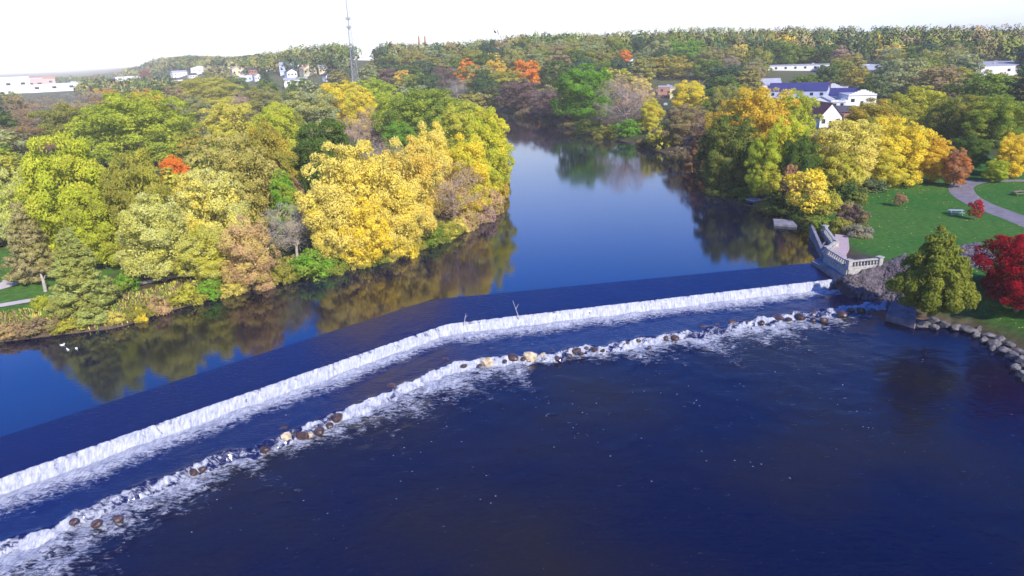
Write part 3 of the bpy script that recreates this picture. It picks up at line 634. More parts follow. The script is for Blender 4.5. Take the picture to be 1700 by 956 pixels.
T = [
 # ---- left bank, back rows to front rows
 ('wispy', 12, 172, 75, 13, ('brown', 'rust'), 'rusty thin tree at the left end of the brown thicket', 0),
 ('wispy', 62, 160, 80, 13, ('brown', 'tan'), 'brown thin tree in the middle of the left thicket', 0),
 ('wispy', 108, 163, 70, 13, ('tan', 'olive'), 'tan thin tree at the right end of the brown thicket', 0),
 ('wispy', 30, 205, 90, 12, ('rust', 'brown'), 'reddish brown thicket tree in front of the other thicket trees on the far left', 0),
 ('round', 100, 170, 95, 15, ('olive', 'green'), 'olive green tree left of the big green oak in the left wood', 0),
 ('wispy', 140, 150, 70, 14, ('grey', 'brown'), 'grey brown tree behind the big green oak, below the white town sheds', 0),
 ('round', 168, 146, 55, 14, ('amber', 'rust'), 'small rust orange tree behind the big green oak', 0),
 ('round', 232, 146, 60, 14, ('amber', 'rust'), 'orange brown treetop right behind the big green oak', 0),
 ('round', 262, 156, 60, 15, ('yellow', 'amber'), 'amber yellow treetop right of the big green oak', 0),
 ('broad', 215, 152, 165, 19, ('lime', 'green'), 'big green oak rising above the left wood', 0),
 ('round', 172, 170, 80, 16, ('olive', 'green'), 'green tree at the left shoulder of the big green oak', 0),
 ('round', 338, 127, 98, 18, ('yelgreen', 'olive'), 'tall olive yellow dome tree below the distant houses', 0),
 ('round', 303, 158, 75, 16, ('greygreen', 'olive'), 'grey green tree left below the tall olive yellow dome tree', 0),
 ('round', 388, 126, 48, 14, ('green', 'dkgreen'), 'small deep green tree right of the tall olive yellow dome tree', 0),
 ('round', 432, 142, 85, 15, ('olive', 'greygreen'), 'olive tree at the back of the left wood under the house rows', 0),
 ('round', 375, 160, 80, 16, ('yelgreen', 'gold'), 'yellow olive tree in front of the tall dome tree', 0),
 ('wispy', 398, 152, 40, 13, ('pink', 'tan'), 'small pinkish brown tree between olive trees at the back of the left wood', 0),
 ('round', 455, 168, 80, 16, ('lime', 'yelgreen'), 'bright yellow green tree in the middle of the left wood', 0),
 ('broad', 505, 150, 110, 16, ('greygreen', 'yelgreen'), 'pale grey green broad tree behind the bright yellow green tree', 0),
 ('round', 560, 134, 90, 17, ('yellow', 'lime'), 'bright yellow tree at the back of the left wood', 0),
 ('oval', 617, 126, 75, 18, ('lime', 'bgreen'), 'tall lime green tree below the lattice tower', 0),
 ('round', 480, 185, 60, 13, ('olive', 'green'), 'small olive tree between pale trees in the left wood', 0),
 ('round', 600, 150, 55, 14, ('yellow', 'lime'), 'small yellow tree under the tall lime green tree', 0),
 ('round', 655, 150, 80, 15, ('lime', 'green'), 'yellow green tree right of the tall lime green tree', 0),
 ('broad', 700, 147, 130, 16, ('green', 'lime'), 'large mid green tree near the river bend on the left bank', 0),
 ('bare', 622, 180, 60, 12, ('pink', 'tan'), 'pinkish leafless tree in the middle of the left wood', 0),
 ('bare', 580, 196, 55, 12, ('tan', 'pink'), 'tan leafless tree left of the pinkish leafless one', 0),
 ('broad', 530, 196, 120, 16, ('dkgreen', 'green'), 'dark green broad tree in the middle of the left wood', 0),
 ('round', 435, 203, 90, 16, ('olive', 'amber'), 'brownish olive tree left of the dark green broad tree', 0),
 ('round', 662, 200, 60, 11, ('bgreen', 'green'), 'small green tree below the large mid green tree', 0),
 ('bare', 625, 232, 75, 10, ('tan', 'grey'), 'low tan leafless tree behind the golden cottonwood', 0),
 ('round', 758, 170, 75, 14, ('yelgreen', 'lime'), 'yellow green tree near the wooded point of the left bank', 0),
 ('round', 805, 177, 84, 16, ('lime', 'yellow'), 'bright yellow green tree at the tip of the wooded point', 0),
 ('wispy', 735, 158, 55, 11, ('tan', 'amber'), 'thin tan treetop at the back of the wooded point', 0),
 ('round', 712, 202, 80, 15, ('gold', 'yellow'), 'golden tree left of the yellow green point trees', 0),
 ('round', 775, 222, 85, 13, ('yellow', 'lime'), 'yellow tree in front of the tip of the wooded point', 0),
 ('round', 808, 262, 60, 318, ('amber', 'gold'), 'orange gold tree leaning over the water at the point', 0),
 ('bare', 752, 270, 95, 372, ('tan', 'pink'), 'leafless tan tree at the water below the wooded point', 0),
 ('broad', 578, 238, 150, 15, ('gold', 'yellow'), 'big golden cottonwood on the left bank, left of its twin', 0),
 ('round', 672, 228, 100, 15, ('gold', 'amber'), 'golden cottonwood right of the biggest one', 0),
 ('round', 655, 288, 92, 428, ('gold', 'yellow'), 'deep gold tree at the waterline in front of the cottonwoods', 0),
 ('round', 545, 300, 90, 12, ('gold', 'yelgreen'), 'yellow tree at the left foot of the big golden cottonwood', 0),
 ('round', 602, 320, 85, 445, ('yellow', 'gold'), 'yellow tree reaching the water below the big golden cottonwood', 0),
 ('bare', 487, 338, 84, 432, ((.5, .46, .38), 'tan'), 'grey bare branching tree between tan tree and cottonwood', 0),
 ('oval', 462, 278, 50, 12, ('bgreen', 'yelgreen'), 'narrow bright green tree in the gap left of the cottonwoods', 0),
 ('round', 495, 290, 45, 9, ('brown', 'purple'), 'low brown tree in the dark gap left of the cottonwoods', 0),
 ('broad', 375, 222, 132, 15, ((.60, .52, .14), 'olive'), 'large khaki gold tree in the middle of the left wood', 0),
 ('round', 284, 257, 56, 12, ('orange', 'orange'), 'small vivid orange tree peeking out among green trees on the left', 0),
 ('broad', 215, 248, 100, 15, ('olive', 'yelgreen'), 'olive tree left of the small vivid orange tree', 0),
 ('broad', 112, 220, 150, 440, ('lime', 'yelgreen'), 'big yellow green tree in front of the brown thicket', 0),
 ('round', 22, 278, 80, 15, ('pale', 'lime'), 'pale yellow green tree at the left picture edge', 0),
 ('broad', 160, 300, 100, 448, ('lime', 'olive'), 'broad olive green tree left of the pale yellow maple', 0),
 ('broad', 335, 280, 128, 14, ('pale', 'yellow'), 'pale yellow maple by the left footpath, right half of the pair', 0),
 ('round', 243, 322, 110, 12.5, ('pale', 'yelgreen'), 'pale yellow maple by the left footpath, left half of the pair', 0),
 ('round', 345, 372, 90, 470, ('yelgreen', 'pale'), 'yellow green low tree at the foot of the pale maples', 0),
 ('round', 412, 358, 84, 482, ('tan', 'gold'), 'tan orange tree on the waterline left of the grey bare tree', 0),
 ('cone', 45, 330, 92, 470, ((.50, .43, .19), 'olive'), 'brownish drooping larch near the left edge', 0),
 ('cone', 125, 372, 112, 516, ('conifer', 'olive'), 'grey green spruce standing beside the left footpath', 0),
 # ---- right bank
 ('oval', 775, 96, 38, 17, ('orange', 'amber'), 'single bright orange tree left of the river bend', 1),
 ('round', 822, 98, 44, 16, ('amber', 'gold'), 'pale orange tree between two brighter orange trees at the bend', 1),
 ('round', 873, 97, 56, 17, ('orange', 'amber'), 'wide bright orange tree above the river bend', 1),
 ('round', 842, 115, 62, 15, ('olive', 'yelgreen'), 'olive tree left below the wide bright orange tree', 1),
 ('round', 862, 130, 70, 186, ('purple', 'brown'), 'dark purplish tree at the water under the wide orange tree', 1),
 ('round', 912, 145, 60, 199, ('purple', 'grey'), 'purplish bush like tree on the far right bank shore', 1),
 ('round', 820, 140, 45, 178, ('dkgreen', 'brown'), 'dark tree at the very end of the visible river', 1),
 ('round', 925, 100, 62, 17, ('dkgreen', 'green'), 'dark green tree right of the wide bright orange tree', 1),
 ('round', 972, 105, 100, 204, ('bgreen', 'dkgreen'), 'tall fresh green tree on the outer bank of the bend', 1),
 ('round', 1022, 112, 60, 16, ('yelgreen', 'olive'), 'yellow green tree right behind the tall fresh green tree', 1),
 ('bare', 1040, 126, 90, 216, ('pink', 'tan'), 'pinkish bare tree with pale trunk on the outer bank', 1),
 ('round', 1064, 124, 36, 14, ('gold', 'yellow'), 'small gold tree beside the cream building', 1),
 ('oval', 1080, 160, 40, 222, ('yelgreen', 'yellow'), 'slender yellow tree at the water right of the pinkish bare tree', 1),
 ('bush', 1043, 198, 48, 226, ('bgreen', 'dkgreen'), 'green shrub hanging over the water below the pinkish bare tree', 1),
 ('round', 1146, 132, 64, 14, ('yellow', 'lime'), 'bright yellow round tree in front of the cream building', 1),
 ('bush', 1100, 205, 55, 242, ('yelgreen', 'olive'), 'olive yellow shrub on the rocky part of the right shore', 1),
 ('round', 1140, 172, 75, 12, ('brown', 'olive'), 'brown olive tree below the bright yellow round tree', 1),
 ('wispy', 1180, 190, 80, 13, ('purple', 'brown'), 'dull purple thin tree above the right shore', 1),
 ('round', 1205, 140, 55, 15, ('olive', 'greygreen'), 'grey olive tree left behind the orange topped maple', 1),
 ('cone', 1163, 208, 62, 290, ('rust', 'brown'), 'rust brown tree hanging over the right shore water', 1),
 ('broad', 1262, 142, 125, 19, ('amber', 'yelgreen'), 'big orange topped maple left of the blue roofed sheds', 1),
 ('round', 1325, 146, 70, 17, ('lime', 'olive'), 'yellow green tree touching the blue roofed sheds', 1),
 ('broad', 1215, 190, 100, 16, ('dkgreen', 'olive'), 'dark green tree below the big orange topped maple', 1),
 ('round', 1232, 240, 70, 300, ('dkgreen', 'green'), 'very dark tree at the water below the orange topped maple', 1),
 ('round', 1305, 190, 75, 15, ('lime', 'yellow'), 'yellow green tree under the orange topped maple, right side', 1),
 ('round', 1275, 225, 60, 12, ('lime', 'green'), 'green yellow tree in the hollow above the small dock', 1),
 ('round', 1330, 220, 60, 12, ('dkgreen', 'green'), 'dark green tree in the hollow behind the yellow shore tree', 1),
 ('round', 1276, 262, 56, 326, ('yelgreen', 'lime'), 'yellow green round tree right above the small dock', 1),
 ('small', 1340, 284, 72, 358, ('yellow', 'gold'), 'low bright yellow tree on the right shore above the stone landing', 1),
 ('small', 1312, 275, 34, 340, ('rust', 'brown'), 'small rust coloured tree left of the low bright yellow tree', 1),
 ('round', 1455, 163, 95, 13, ('olive', 'amber'), 'olive brown tree right of the maroon roofed house', 1),
 ('broad', 1402, 196, 125, 312, ('gold', 'yelgreen'), 'broad golden tree in front of the maroon roofed house', 1),
 ('broad', 1478, 194, 118, 303, ('yellow', 'yelgreen'), 'broad yellow tree right of the broad golden one', 1),
 ('round', 1385, 245, 80, 322, ('yelgreen', 'olive'), 'yellow olive tree at the edge of the lawn, left end', 1),
 ('round', 1455, 240, 80, 310, ('yelgreen', 'yellow'), 'yellow green tree overhanging the top of the lawn', 1),
 ('oval', 1530, 140, 80, 14, ('yelgreen', 'lime'), 'upright yellow green tree behind the broad yellow tree', 1),
 ('oval', 1492, 150, 55, 13.5, ('olive', 'lime'), 'olive upright tree left beside the upright yellow green tree', 1),
 ('oval', 1550, 222, 58, 303, ('amber', 'yellow'), 'orange yellow tree at the top of the lawn', 1),
 ('oval', 1589, 243, 42, 312, ('rust', 'orange'), 'red orange tree at the corner of the asphalt path', 1),
 ('broad', 1600, 156, 90, 12.5, ('olive', 'green'), 'broad olive green tree behind the red orange tree', 1),
 ('broad', 1660, 160, 95, 12.5, ('green', 'yelgreen'), 'broad green tree at the right edge above the path', 1),
 ('round', 1612, 222, 60, 8, ('dkgreen', 'green'), 'dark tree right behind the red orange tree', 1),
 ('round', 1682, 220, 60, 296, ('yellow', 'amber'), 'yellow tree at the right picture edge above the path', 1),
 ('round', 1655, 262, 40, 302, ('lime', 'green'), 'small light green tree beyond the asphalt path', 1),
 ('small', 1494, 319, 20, 343, ('rust', 'brown'), 'tiny rust red sapling alone on the lawn left', 1),
 ('small', 1621, 332, 22, 367, ('red', 'red'), 'tiny crimson sapling on the lawn beside the asphalt path', 1),
 ('pear', 1556, 374, 120, 520, ((.27, .29, .040), (.20, .24, .035)), 'dense olive green pear shaped tree beside the lower right shore', 1),
 ('round', 1700, 386, 130, 514, ('maroon', 'maroon'), 'deep red maple cut by the right picture edge', 1),
 # ---- middle distance right
 ('round', 1500, 112, 60, 14, ('greygreen', 'olive'), 'grey green tree above the upright yellow green tree', 1),
 ('round', 1545, 108, 50, 14, ('yelgreen', 'olive'), 'olive yellow tree left of the long white factory wall', 1),
 ('round', 1590, 108, 55, 14, ('olive', 'yelgreen'), 'olive tree touching the long white factory wall', 1),
 ('broad', 1640, 125, 70, 13, ('brown', 'olive'), 'brown green tree in front of the long white factory', 1),
 ('broad', 1690, 118, 70, 13, ('olive', 'brown'), 'dull olive tree at the right edge in front of the factory', 1),
 ('round', 1455, 120, 45, 13, ('dkgreen', 'greygreen'), 'dark green tree right of the row of blue roofed sheds', 1),
 ('round', 1425, 108, 40, 13, ('olive', 'amber'), 'olive amber tree behind the stepped white shed', 1),
 ('round', 1375, 105, 45, 13, ('dkgreen', 'green'), 'dark green tree behind the blue roofed sheds', 1),
 ('round', 1335, 122, 45, 11, ('green', 'dkgreen'), 'low green tree right behind the long blue roof', 1),
 ('round', 1497, 92, 28, 10, ('red', 'red'), 'small scarlet tree among the distant factory sheds', 1),
 ('oval', 1400, 76, 32, 18, ('pink', 'rust'), 'dusty pink tree right of the tall brick chimney', 1),
 ('round', 1037, 82, 25, 13, ('orange', 'rust'), 'small orange tree on the wooded slope above the white house', 1),
 ('broad', 1140, 66, 75, 17, ('bgreen', 'green'), 'large fresh green tree on the slope above the yellow round tree', 1),
 ('broad', 1110, 92, 80, 15, ('olive', 'amber'), 'wide olive tree behind the cream building', 1),
 ('round', 1175, 95, 55, 15, ('green', 'dkgreen'), 'green tree right behind the cream building', 1),
 ('wispy', 1212, 92, 30, 14, ('grey', 'tan'), 'grey thin tree right of the green tree behind the cream building', 1),
 ('round', 1215, 78, 60, 16, ('olive', 'brown'), 'brown olive tree on the slope right of the large fresh green tree', 1),
 ('bare', 758, 132, 32, 12, ('grey', 'grey'), 'pale leafless snag at the back of the wooded point', 1),
 ('round', 660, 95, 40, 13, ('greygreen', 'olive'), 'pale olive tree right of the lattice tower', 1),
 ('round', 645, 112, 35, 12, ('purple', 'brown'), 'brown purple tree right below the lattice tower', 1),
 ('round', 668, 116, 30, 12, ('amber', 'gold'), 'small amber tree beside the brown purple tree', 1),
 ('round', 700, 100, 50, 13, ('teal', 'green'), 'dark blue green tree between tower and orange tree', 1),
 ('wispy', 735, 108, 45, 13, ('purple', 'pink'), 'purplish thin tree left of the single orange tree', 1),
 ('oval', 240, 116, 18, 13, ('red', 'maroon'), 'small crimson tree among the distant town roofs', 0),
 ('oval', 262, 118, 26, 14, ('teal', 'greygreen'), 'dark blue green tree right of the crimson town tree', 0),
 ('cone', 437, 112, 26, 15, ('teal', 'dkgreen'), 'dark conifer among the distant houses', 0),
]
for (k, x, yt, w, hb, cols, lab, side) in T:
    farish = (hb < 45 and yt < 125)
    if side == 0 and 13 <= hb < 45 and 124 < yt < 262: hb += 2.6
    tree(k, x, yt, w, hb, cols, lab, group=(GR if side else GL), far=farish)

# ------------------------------------------------------------------ shrubs along the shores
SH = [
 (70, 478, 34, 512, 'lime', 'bright lime round shrub at the edge of the left footpath'),
 (210, 438, 40, 482, 'bgreen', 'fresh green shrub left of the pale maples beside the footpath'),
 (515, 404, 70, 458, 'bgreen', 'bright green shrub at the waterline under the grey bare tree'),
 (470, 425, 45, 468, 'olive', 'olive shrub at the waterline right of the tan orange tree'),
 (555, 410, 50, 452, 'green', 'dark green shrub at the waterline left of the yellow tree'),
 (625, 405, 40, 436, 'green', 'green shrub at the waterline right of the yellow tree'),
 (705, 372, 60, 408, 'green', 'green shrub at the waterline right of the deep gold tree'),
 (740, 355, 50, 390, 'olive', 'olive shrub at the water under the leafless tan tree'),
 (760, 350, 32, 382, 'gold', 'small golden shrub on the shore under the leafless tan tree'),
 (795, 325, 50, 366, 'tan', 'tan shrub on the tip of the wooded point'),
 (820, 300, 34, 345, 'tan', 'pinkish tan shrub at the outermost tip of the point'),
 (345, 450, 46, 490, 'bgreen', 'green shrub on the bank left of the tan orange tree'),
 (310, 460, 50, 500, 'yelgreen', 'yellow green shrub on the bank under the pale maples'),
 (262, 478, 40, 515, 'tan', 'tan shrub on the bank below the footpath'),
 (225, 494, 40, 528, 'olive', 'olive shrub on the bank below the fresh green one'),
 (232, 500, 20, 532, 'yellow', 'small bright yellow shrub on the left bank'),
 (188, 508, 30, 535, 'gold', 'gold shrub on the bank beside the spruce'),
 (150, 498, 60, 535, 'conifer', 'grey green shrub at the foot of the spruce'),
 (60, 520, 60, 552, 'brown', 'brown weedy shrub on the bank at the far left'),
 (15, 525, 60, 558, 'tan', 'tan weedy shrub cut by the left picture edge'),
 (110, 522, 50, 548, 'yelgreen', 'yellow green weedy shrub on the bank left of the spruce'),
 (385, 455, 40, 488, 'gold', 'gold shrub at the left foot of the tan orange tree'),
 (290, 478, 36, 508, 'olive', 'olive shrub on the bank left of the yellow green one'),
 (1210, 290, 70, 322, 'dkgreen', 'dark shrub over the water left of the small dock'),
 (1245, 298, 55, 325, 'green', 'green shrub over the water just above the small dock'),
 (1290, 310, 60, 352, 'dkgreen', 'dark green shrub right of the small dock'),
 (1330, 335, 60, 366, 'dkgreen', 'dark green shrub above the stone landing'),
 (1372, 305, 50, 352, 'yelgreen', 'yellow green shrub right of the low bright yellow tree'),
 (1368, 350, 55, 385, 'green', 'green shrub behind the concrete wing wall'),
 (1405, 290, 60, 335, 'dkgreen', 'dark shrub at the left top of the lawn'),
 (1440, 285, 60, 318, 'teal', 'dark blue green shrub under the trees at the top of the lawn'),
 (1480, 280, 60, 308, 'dkgreen', 'dark green shrub under the trees right at the top of the lawn'),
 (1395, 325, 50, 352, 'brown', 'brown shrub left of the lawn'),
 (1418, 330, 46, 372, 'purple', 'dark purple brown shrub at the left side of the lawn'),
 (1425, 365, 44, 392, 'grey', 'grey dry shrub at the left side of the lawn'),
 (1395, 352, 40, 386, 'olive', 'olive shrub between wing wall and lawn'),
 (975, 190, 50, 222, 'dkgreen', 'dark green shrub on the shore below the fresh green tree'),
 (1010, 200, 45, 230, 'olive', 'olive shrub on the shore right of the fresh green tree'),
 (880, 170, 50, 194, 'purple', 'purple brown shrub on the far shore under the orange tree'),
 (945, 185, 45, 208, 'purple', 'purple shrub on the far shore left of the fresh green tree'),
 (1130, 235, 40, 264, 'brown', 'brown shrub on the right shore left of the rust tree'),
 (1190, 262, 50, 292, 'dkgreen', 'dark shrub right of the rust brown tree over the water'),
 (1150, 262, 40, 280, 'dkgreen', 'dark low shrub under the rust brown tree'),
 (1075, 222, 36, 240, 'rust', 'rusty shrub on the rocky part of the right shore'),
]
for i_, (x, yb, w, hgt, c, lab) in enumerate([
 (395, 484, 34, 26, 'tan', 'low tan shrub on the waterline at the left foot of the tan orange tree'), (440, 480, 36, 34, 'tan', 'low tan shrub on the waterline right under the tan orange tree'),
 (495, 462, 40, 34, 'green', 'dark green waterline shrub left of the bright green one'), (538, 456, 40, 40, 'bgreen', 'green waterline shrub right of the bright green one'),
 (580, 446, 44, 46, 'gold', 'golden shrub at the waterline under the big cottonwood'), (605, 442, 40, 40, 'yelgreen', 'yellow green shrub at the waterline under the cottonwoods'),
 (648, 432, 44, 44, 'gold', 'deep gold shrub at the waterline under the deep gold tree'), (676, 424, 40, 50, 'yellow', 'yellow shrub at the waterline right under the deep gold tree'),
 (690, 415, 36, 34, 'olive', 'olive shrub at the waterline between gold and green shrubs'), (725, 404, 40, 40, 'green', 'green shrub at the waterline left of the leafless tan tree'),
 (745, 396, 36, 36, 'yelgreen', 'yellow green shrub under the leafless tan tree'), (775, 380, 40, 44, 'tan', 'tan shrub at the waterline right of the leafless tan tree'),
 (800, 368, 40, 50, 'pink', 'pinkish shrub near the tip of the wooded point'), (815, 356, 34, 50, 'tan', 'dusty tan shrub under the tip tree of the point'),
 (828, 330, 30, 60, 'amber', 'amber shrub leaning out at the outer side of the point'), (832, 305, 26, 50, 'yelgreen', 'yellow green shrub on the outer side of the point')]):
    SH.append((x, yb - hgt, w, yb, c, lab))
for x, yt, w, yb, c, lab in SH:
    tree('bush', x, yt + (yb - yt) * .22, w, yb, (c, 'olive'), lab, group='shrubs along the river banks')

# ------------------------------------------------------------------ filler trees of the far woods
def zone_free(x, y):
    if float(river_sd(np.array([x]), np.array([y]))[0]) < 5: return False
    X_, Y_ = pix((x, y, gz(x, y) + 8))
    return not any(a < X_ < b and c < Y_ < d for a, b, c, d in CLEAR)
CLEAR = [(-20, 135, 122, 157), (180, 250, 124, 136), (268, 345, 112, 134), (385, 545, 108, 138), (585, 625, 82, 98), (1075, 1200, 118, 168), (1222, 1470, 122, 205),
         (1262, 1370, 102, 116), (1420, 1475, 104, 114), (1618, 1710, 100, 118), (1040, 1060, 95, 110), (570, 605, 100, 140)]
left_cols = [('olive', 'green'), ('yelgreen', 'olive'), ('lime', 'olive'), ('greygreen', 'yelgreen'), ('olive', 'amber'), ('green', 'lime'), ('tan', 'brown')]
far_cols = [('olive', 'green'), ('green', 'olive'), ('greygreen', 'green'), ('dkgreen', 'green'), ('olive', 'brown'), ('teal', 'dkgreen'), ('brown', 'olive'), ('greygreen', 'olive'), ('olive', 'greygreen'), ('green', 'dkgreen'), ('dkgreen', 'teal')]
col_words = {'olive': 'olive', 'green': 'green', 'greygreen': 'grey green', 'dkgreen': 'dark green', 'teal': 'blue green', 'brown': 'brown', 'yelgreen': 'yellow green'}
rg = random.Random(5); cand = []
BOXES = [(x, yt, w) for (k, x, yt, w, hb, c_, lab, sd_2) in T]
MARKS = [(x, yt, lab) for (k, x, yt, w, hb, c_, lab, sd_2) in T]
grid = {}
def near(x, y, rmin):
    gx_, gy_ = int(x // 12), int(y // 12)
    for i in (-2, -1, 0, 1, 2):
        for j in (-2, -1, 0, 1, 2):
            for (a, b) in grid.get((gx_ + i, gy_ + j), ()):
                if (a - x) ** 2 + (b - y) ** 2 < rmin * rmin: return True
    return False
for x, y, R in TREES: grid.setdefault((int(x // 12), int(y // 12)), []).append((x, y))
for _ in range(60000):
    r = 130 + 1500 * rg.random() ** 1.5; a = math.radians(rg.uniform(-40, 40)); x, y = r * math.sin(a), r * math.cos(a)
    if len(cand) > 5200: break
    if x > 30 and y < 165: continue
    if a > math.radians(-14) and False: continue
    rm = 11.5 if r < 260 else 12.5 if r < 800 else 19
    if near(x, y, rm): continue
    if a < math.radians(-24) and r > 450 and rg.random() < .55: continue
    grid.setdefault((int(x // 12), int(y // 12)), []).append((x, y)); cand.append((r, x, y))
cand.sort()
cxy = np.array([(c[1], c[2]) for c in cand]); czs = ground_z(cxy[:, 0], cxy[:, 1]); csd = river_sd(cxy[:, 0], cxy[:, 1])
good = []
for (r, x, y), z, s in zip(cand, czs, csd):
    if s < 6: continue
    X_, Y_ = pix((x, y, z + 15)); X0_, Y0_ = pix((x, y, z))
    if any(a - 4 < X_ < b + 4 and Y_ < d - 3 and Y0_ > c + .55 * (d - c) for a, b, c, d in CLEAR): continue
    if X_ < -60 or X_ > 1760: continue
    if any(abs(X_ - a) < w_ * .42 and b_ - 6 < Y_ < b_ + w_ * .5 for a, b_, w_ in BOXES): continue
    good.append((r, x, y, z))
NEARN = 180; USED = set()
mass = []
for i, (r, x, y, z) in enumerate(good):
    H = rg.uniform(9, 13.5) if r < 300 else rg.uniform(13, 18.5); R = rg.uniform(4.6, 7.0) if r < 260 else rg.uniform(7.0, 11.0)
    cc = far_cols[rg.randrange(len(far_cols))]
    if r > 800: H = rg.uniform(11, 14.5); R = rg.uniform(10, 14)
    if x < 0 and r < 300: cc = left_cols[rg.randrange(len(left_cols))]
    if rg.random() < (.03 if r > 260 and x > -60 else 0): cc = (rg.choice(['orange', 'amber', 'rust', 'gold', 'yellow']), 'amber')
    if i < NEARN:
        k = ('far' + rg.choice(['round', 'oval', 'broad']), rg.randrange(3))
        side_ = 'left' if x < 0 else 'right'
        w_ = col_words.get(cc[0], 'autumn coloured'); X_, Y_ = pix((x, y, z + H * .8))
        lm = min(MARKS, key=lambda m: (m[0] - X_) ** 2 + 4 * (m[1] - Y_) ** 2); ddx, ddy = X_ - lm[0], Y_ - lm[1]
        rel = 'right behind' if abs(ddx) < 12 and ddy < 0 else 'just in front of' if abs(ddx) < 12 else ('left of' if ddx < 0 else 'right of')
        sz_ = 'taller' if H > 12.5 else 'lower'
        ll = ' '.join(f'{sz_} {w_} tree {rel} the {lm[2]}'.split()[:16])
        if ll in USED:
            for lm in sorted(MARKS, key=lambda m: (m[0] - X_) ** 2 + 4 * (m[1] - Y_) ** 2)[1:6]:
                ll = ' '.join(f"{sz_} {w_} tree {'left' if X_ < lm[0] else 'right'} of the {lm[2]}".split()[:16])
                if ll not in USED: break
        USED.add(ll)
        place_tree(k, Vector((x, y, z - .2)), R, H, cc, 'woodland_tree', ll, group=f'{w_} filler trees of the {side_} bank wood', single=(r > 260))
    else: mass.append((x, y, z, R, H, cc, r))
# the rest of the wood, a few thousand crowns that read as one mass
Vs, Cs, Ns_ = [], [], []
tmpl = []
for s in range(8):
    P, d, Pi, Di, c, rng2 = crown_pts(300 + s, ['round', 'oval', 'broad'][s % 3], 1.0, .12, 1.0, 34, 900, lobe=.26, inner=.05)
    P[:, 2] = P[:, 2]; pr = rng2.permutation(len(P)); tmpl.append((P[pr], d[pr], rng2))
for (x, y, z, R, H, cc, r) in mass:
    P, d, rng2 = tmpl[rg.randrange(8)]
    a = rg.uniform(0, 6.28); ca_, sa_ = math.cos(a), math.sin(a)
    n_ = len(P) if r < 520 else 480 if r < 800 else 330
    Q = P[:n_] * np.array([R, R, H]); Q = np.stack([Q[:, 0] * ca_ - Q[:, 1] * sa_, Q[:, 0] * sa_ + Q[:, 1] * ca_, Q[:, 2]], 1) + np.array([x, y, z])
    dq = d[:n_]; dq = np.stack([dq[:, 0] * ca_ - dq[:, 1] * sa_, dq[:, 0] * sa_ + dq[:, 1] * ca_, dq[:, 2]], 1)
    sz = .95 if r < 520 else 1.3 if r < 800 else 1.9
    Vs.append(leaves_at(Q, dq, sz, sz * .95, RNG, .5, .96)); Ns_.append(np.repeat(dq, 4, axis=0))
    c1, c2 = np.array(PAL[cc[0]]), np.array(PAL[cc[1]])
    m_ = RNG.uniform(.15, .85) + RNG.normal(size=(n_, 1)) * .08
    col = (c1 * (1 - m_) + c2 * m_).clip(0, 1) * RNG.uniform(.55, .98)
    Cs.append(np.repeat(col, 4, axis=0))
V = np.concatenate(Vs); Cc = np.concatenate(Cs)
mm, n, l, b = newmat('distant_leaves'); n.remove(b)
a_ = n.new('ShaderNodeAttribute'); a_.attribute_name = 'leaf_color'; g_ = n.new('ShaderNodeNewGeometry')
mp2 = n.new('ShaderNodeMapRange'); mp2.inputs['To Min'].default_value = .85; mp2.inputs['To Max'].default_value = 1.15; l.new(g_.outputs['Random Per Island'], mp2.inputs['Value'])
sc = n.new('ShaderNodeVectorMath'); sc.operation = 'SCALE'; l.new(a_.outputs['Color'], sc.inputs[0]); l.new(mp2.outputs[0], sc.inputs['Scale'])
d_ = n.new('ShaderNodeBsdfDiffuse'); l.new(sc.outputs[0], d_.inputs['Color']); l.new(crown_normal(n, l, .7), d_.inputs['Normal']); l.new(d_.outputs[0], n['Material Output'].inputs['Surface'])
mme = np_mesh('distant_wood', V, np.arange(len(V)).reshape(-1, 4), mm)
ca = mme.color_attributes.new('leaf_color', 'FLOAT_COLOR', 'POINT'); ca.data.foreach_set('color', np.concatenate([Cc, np.ones((len(Cc), 1))], 1).astype(np.float32).ravel())
out_attr(mme, np.concatenate(Ns_))
tag(link('distant_wood', mme), 'hazy mass of green and brown trees covering the far slopes', 'wood', kind='stuff')
print('far trees', len(good), 'mass', len(mass))

# ------------------------------------------------------------------ bank weeds (stuff)
n_ = 42000
wx = RNG.uniform(-85, 8, n_ * 3); wy = RNG.uniform(60, 140, n_ * 3); s = river_sd(wx, wy)
ok = (s > .1) & (s < 6.5 + 3 * fbm(wx / 5, wy / 5, 3)) & (wx < -33); wx, wy, s = wx[ok][:n_], wy[ok][:n_], s[ok][:n_]
wz = ground_z(wx, wy); hh = RNG.uniform(.25, .8, len(wx))
P = np.stack([wx, wy, wz + hh * .4], 1); dd = RNG.normal(size=(len(wx), 3)) * .35; dd[:, 2] = 1; dd /= np.linalg.norm(dd, axis=1)[:, None]
V = leaves_at(P, dd, .5, .16, RNG, .35, 0)
cols = np.array([PAL[c] for c in ('tan', 'olive', 'yelgreen', 'brown', 'bgreen', 'gold')]) * .72
q = (fbm(wx / 3.5, wy / 3.5, 55) - .25) * 2 * 6; q = np.clip(q + RNG.normal(size=len(wx)) * 1.2, 0, 5.99).astype(int)
Cc = np.repeat(cols[q], 4, axis=0)
wme2 = np_mesh('bank_weeds', V, np.arange(len(V)).reshape(-1, 4), mm); out_attr(wme2, np.repeat(dd, 4, axis=0))
ca = wme2.color_attributes.new('leaf_color', 'FLOAT_COLOR', 'POINT'); ca.data.foreach_set('color', np.concatenate([Cc, np.ones((len(Cc), 1))], 1).astype(np.float32).ravel())
tag(link('bank_weeds', wme2), 'tan and green weeds covering the sloping left bank', 'weeds', kind='stuff')

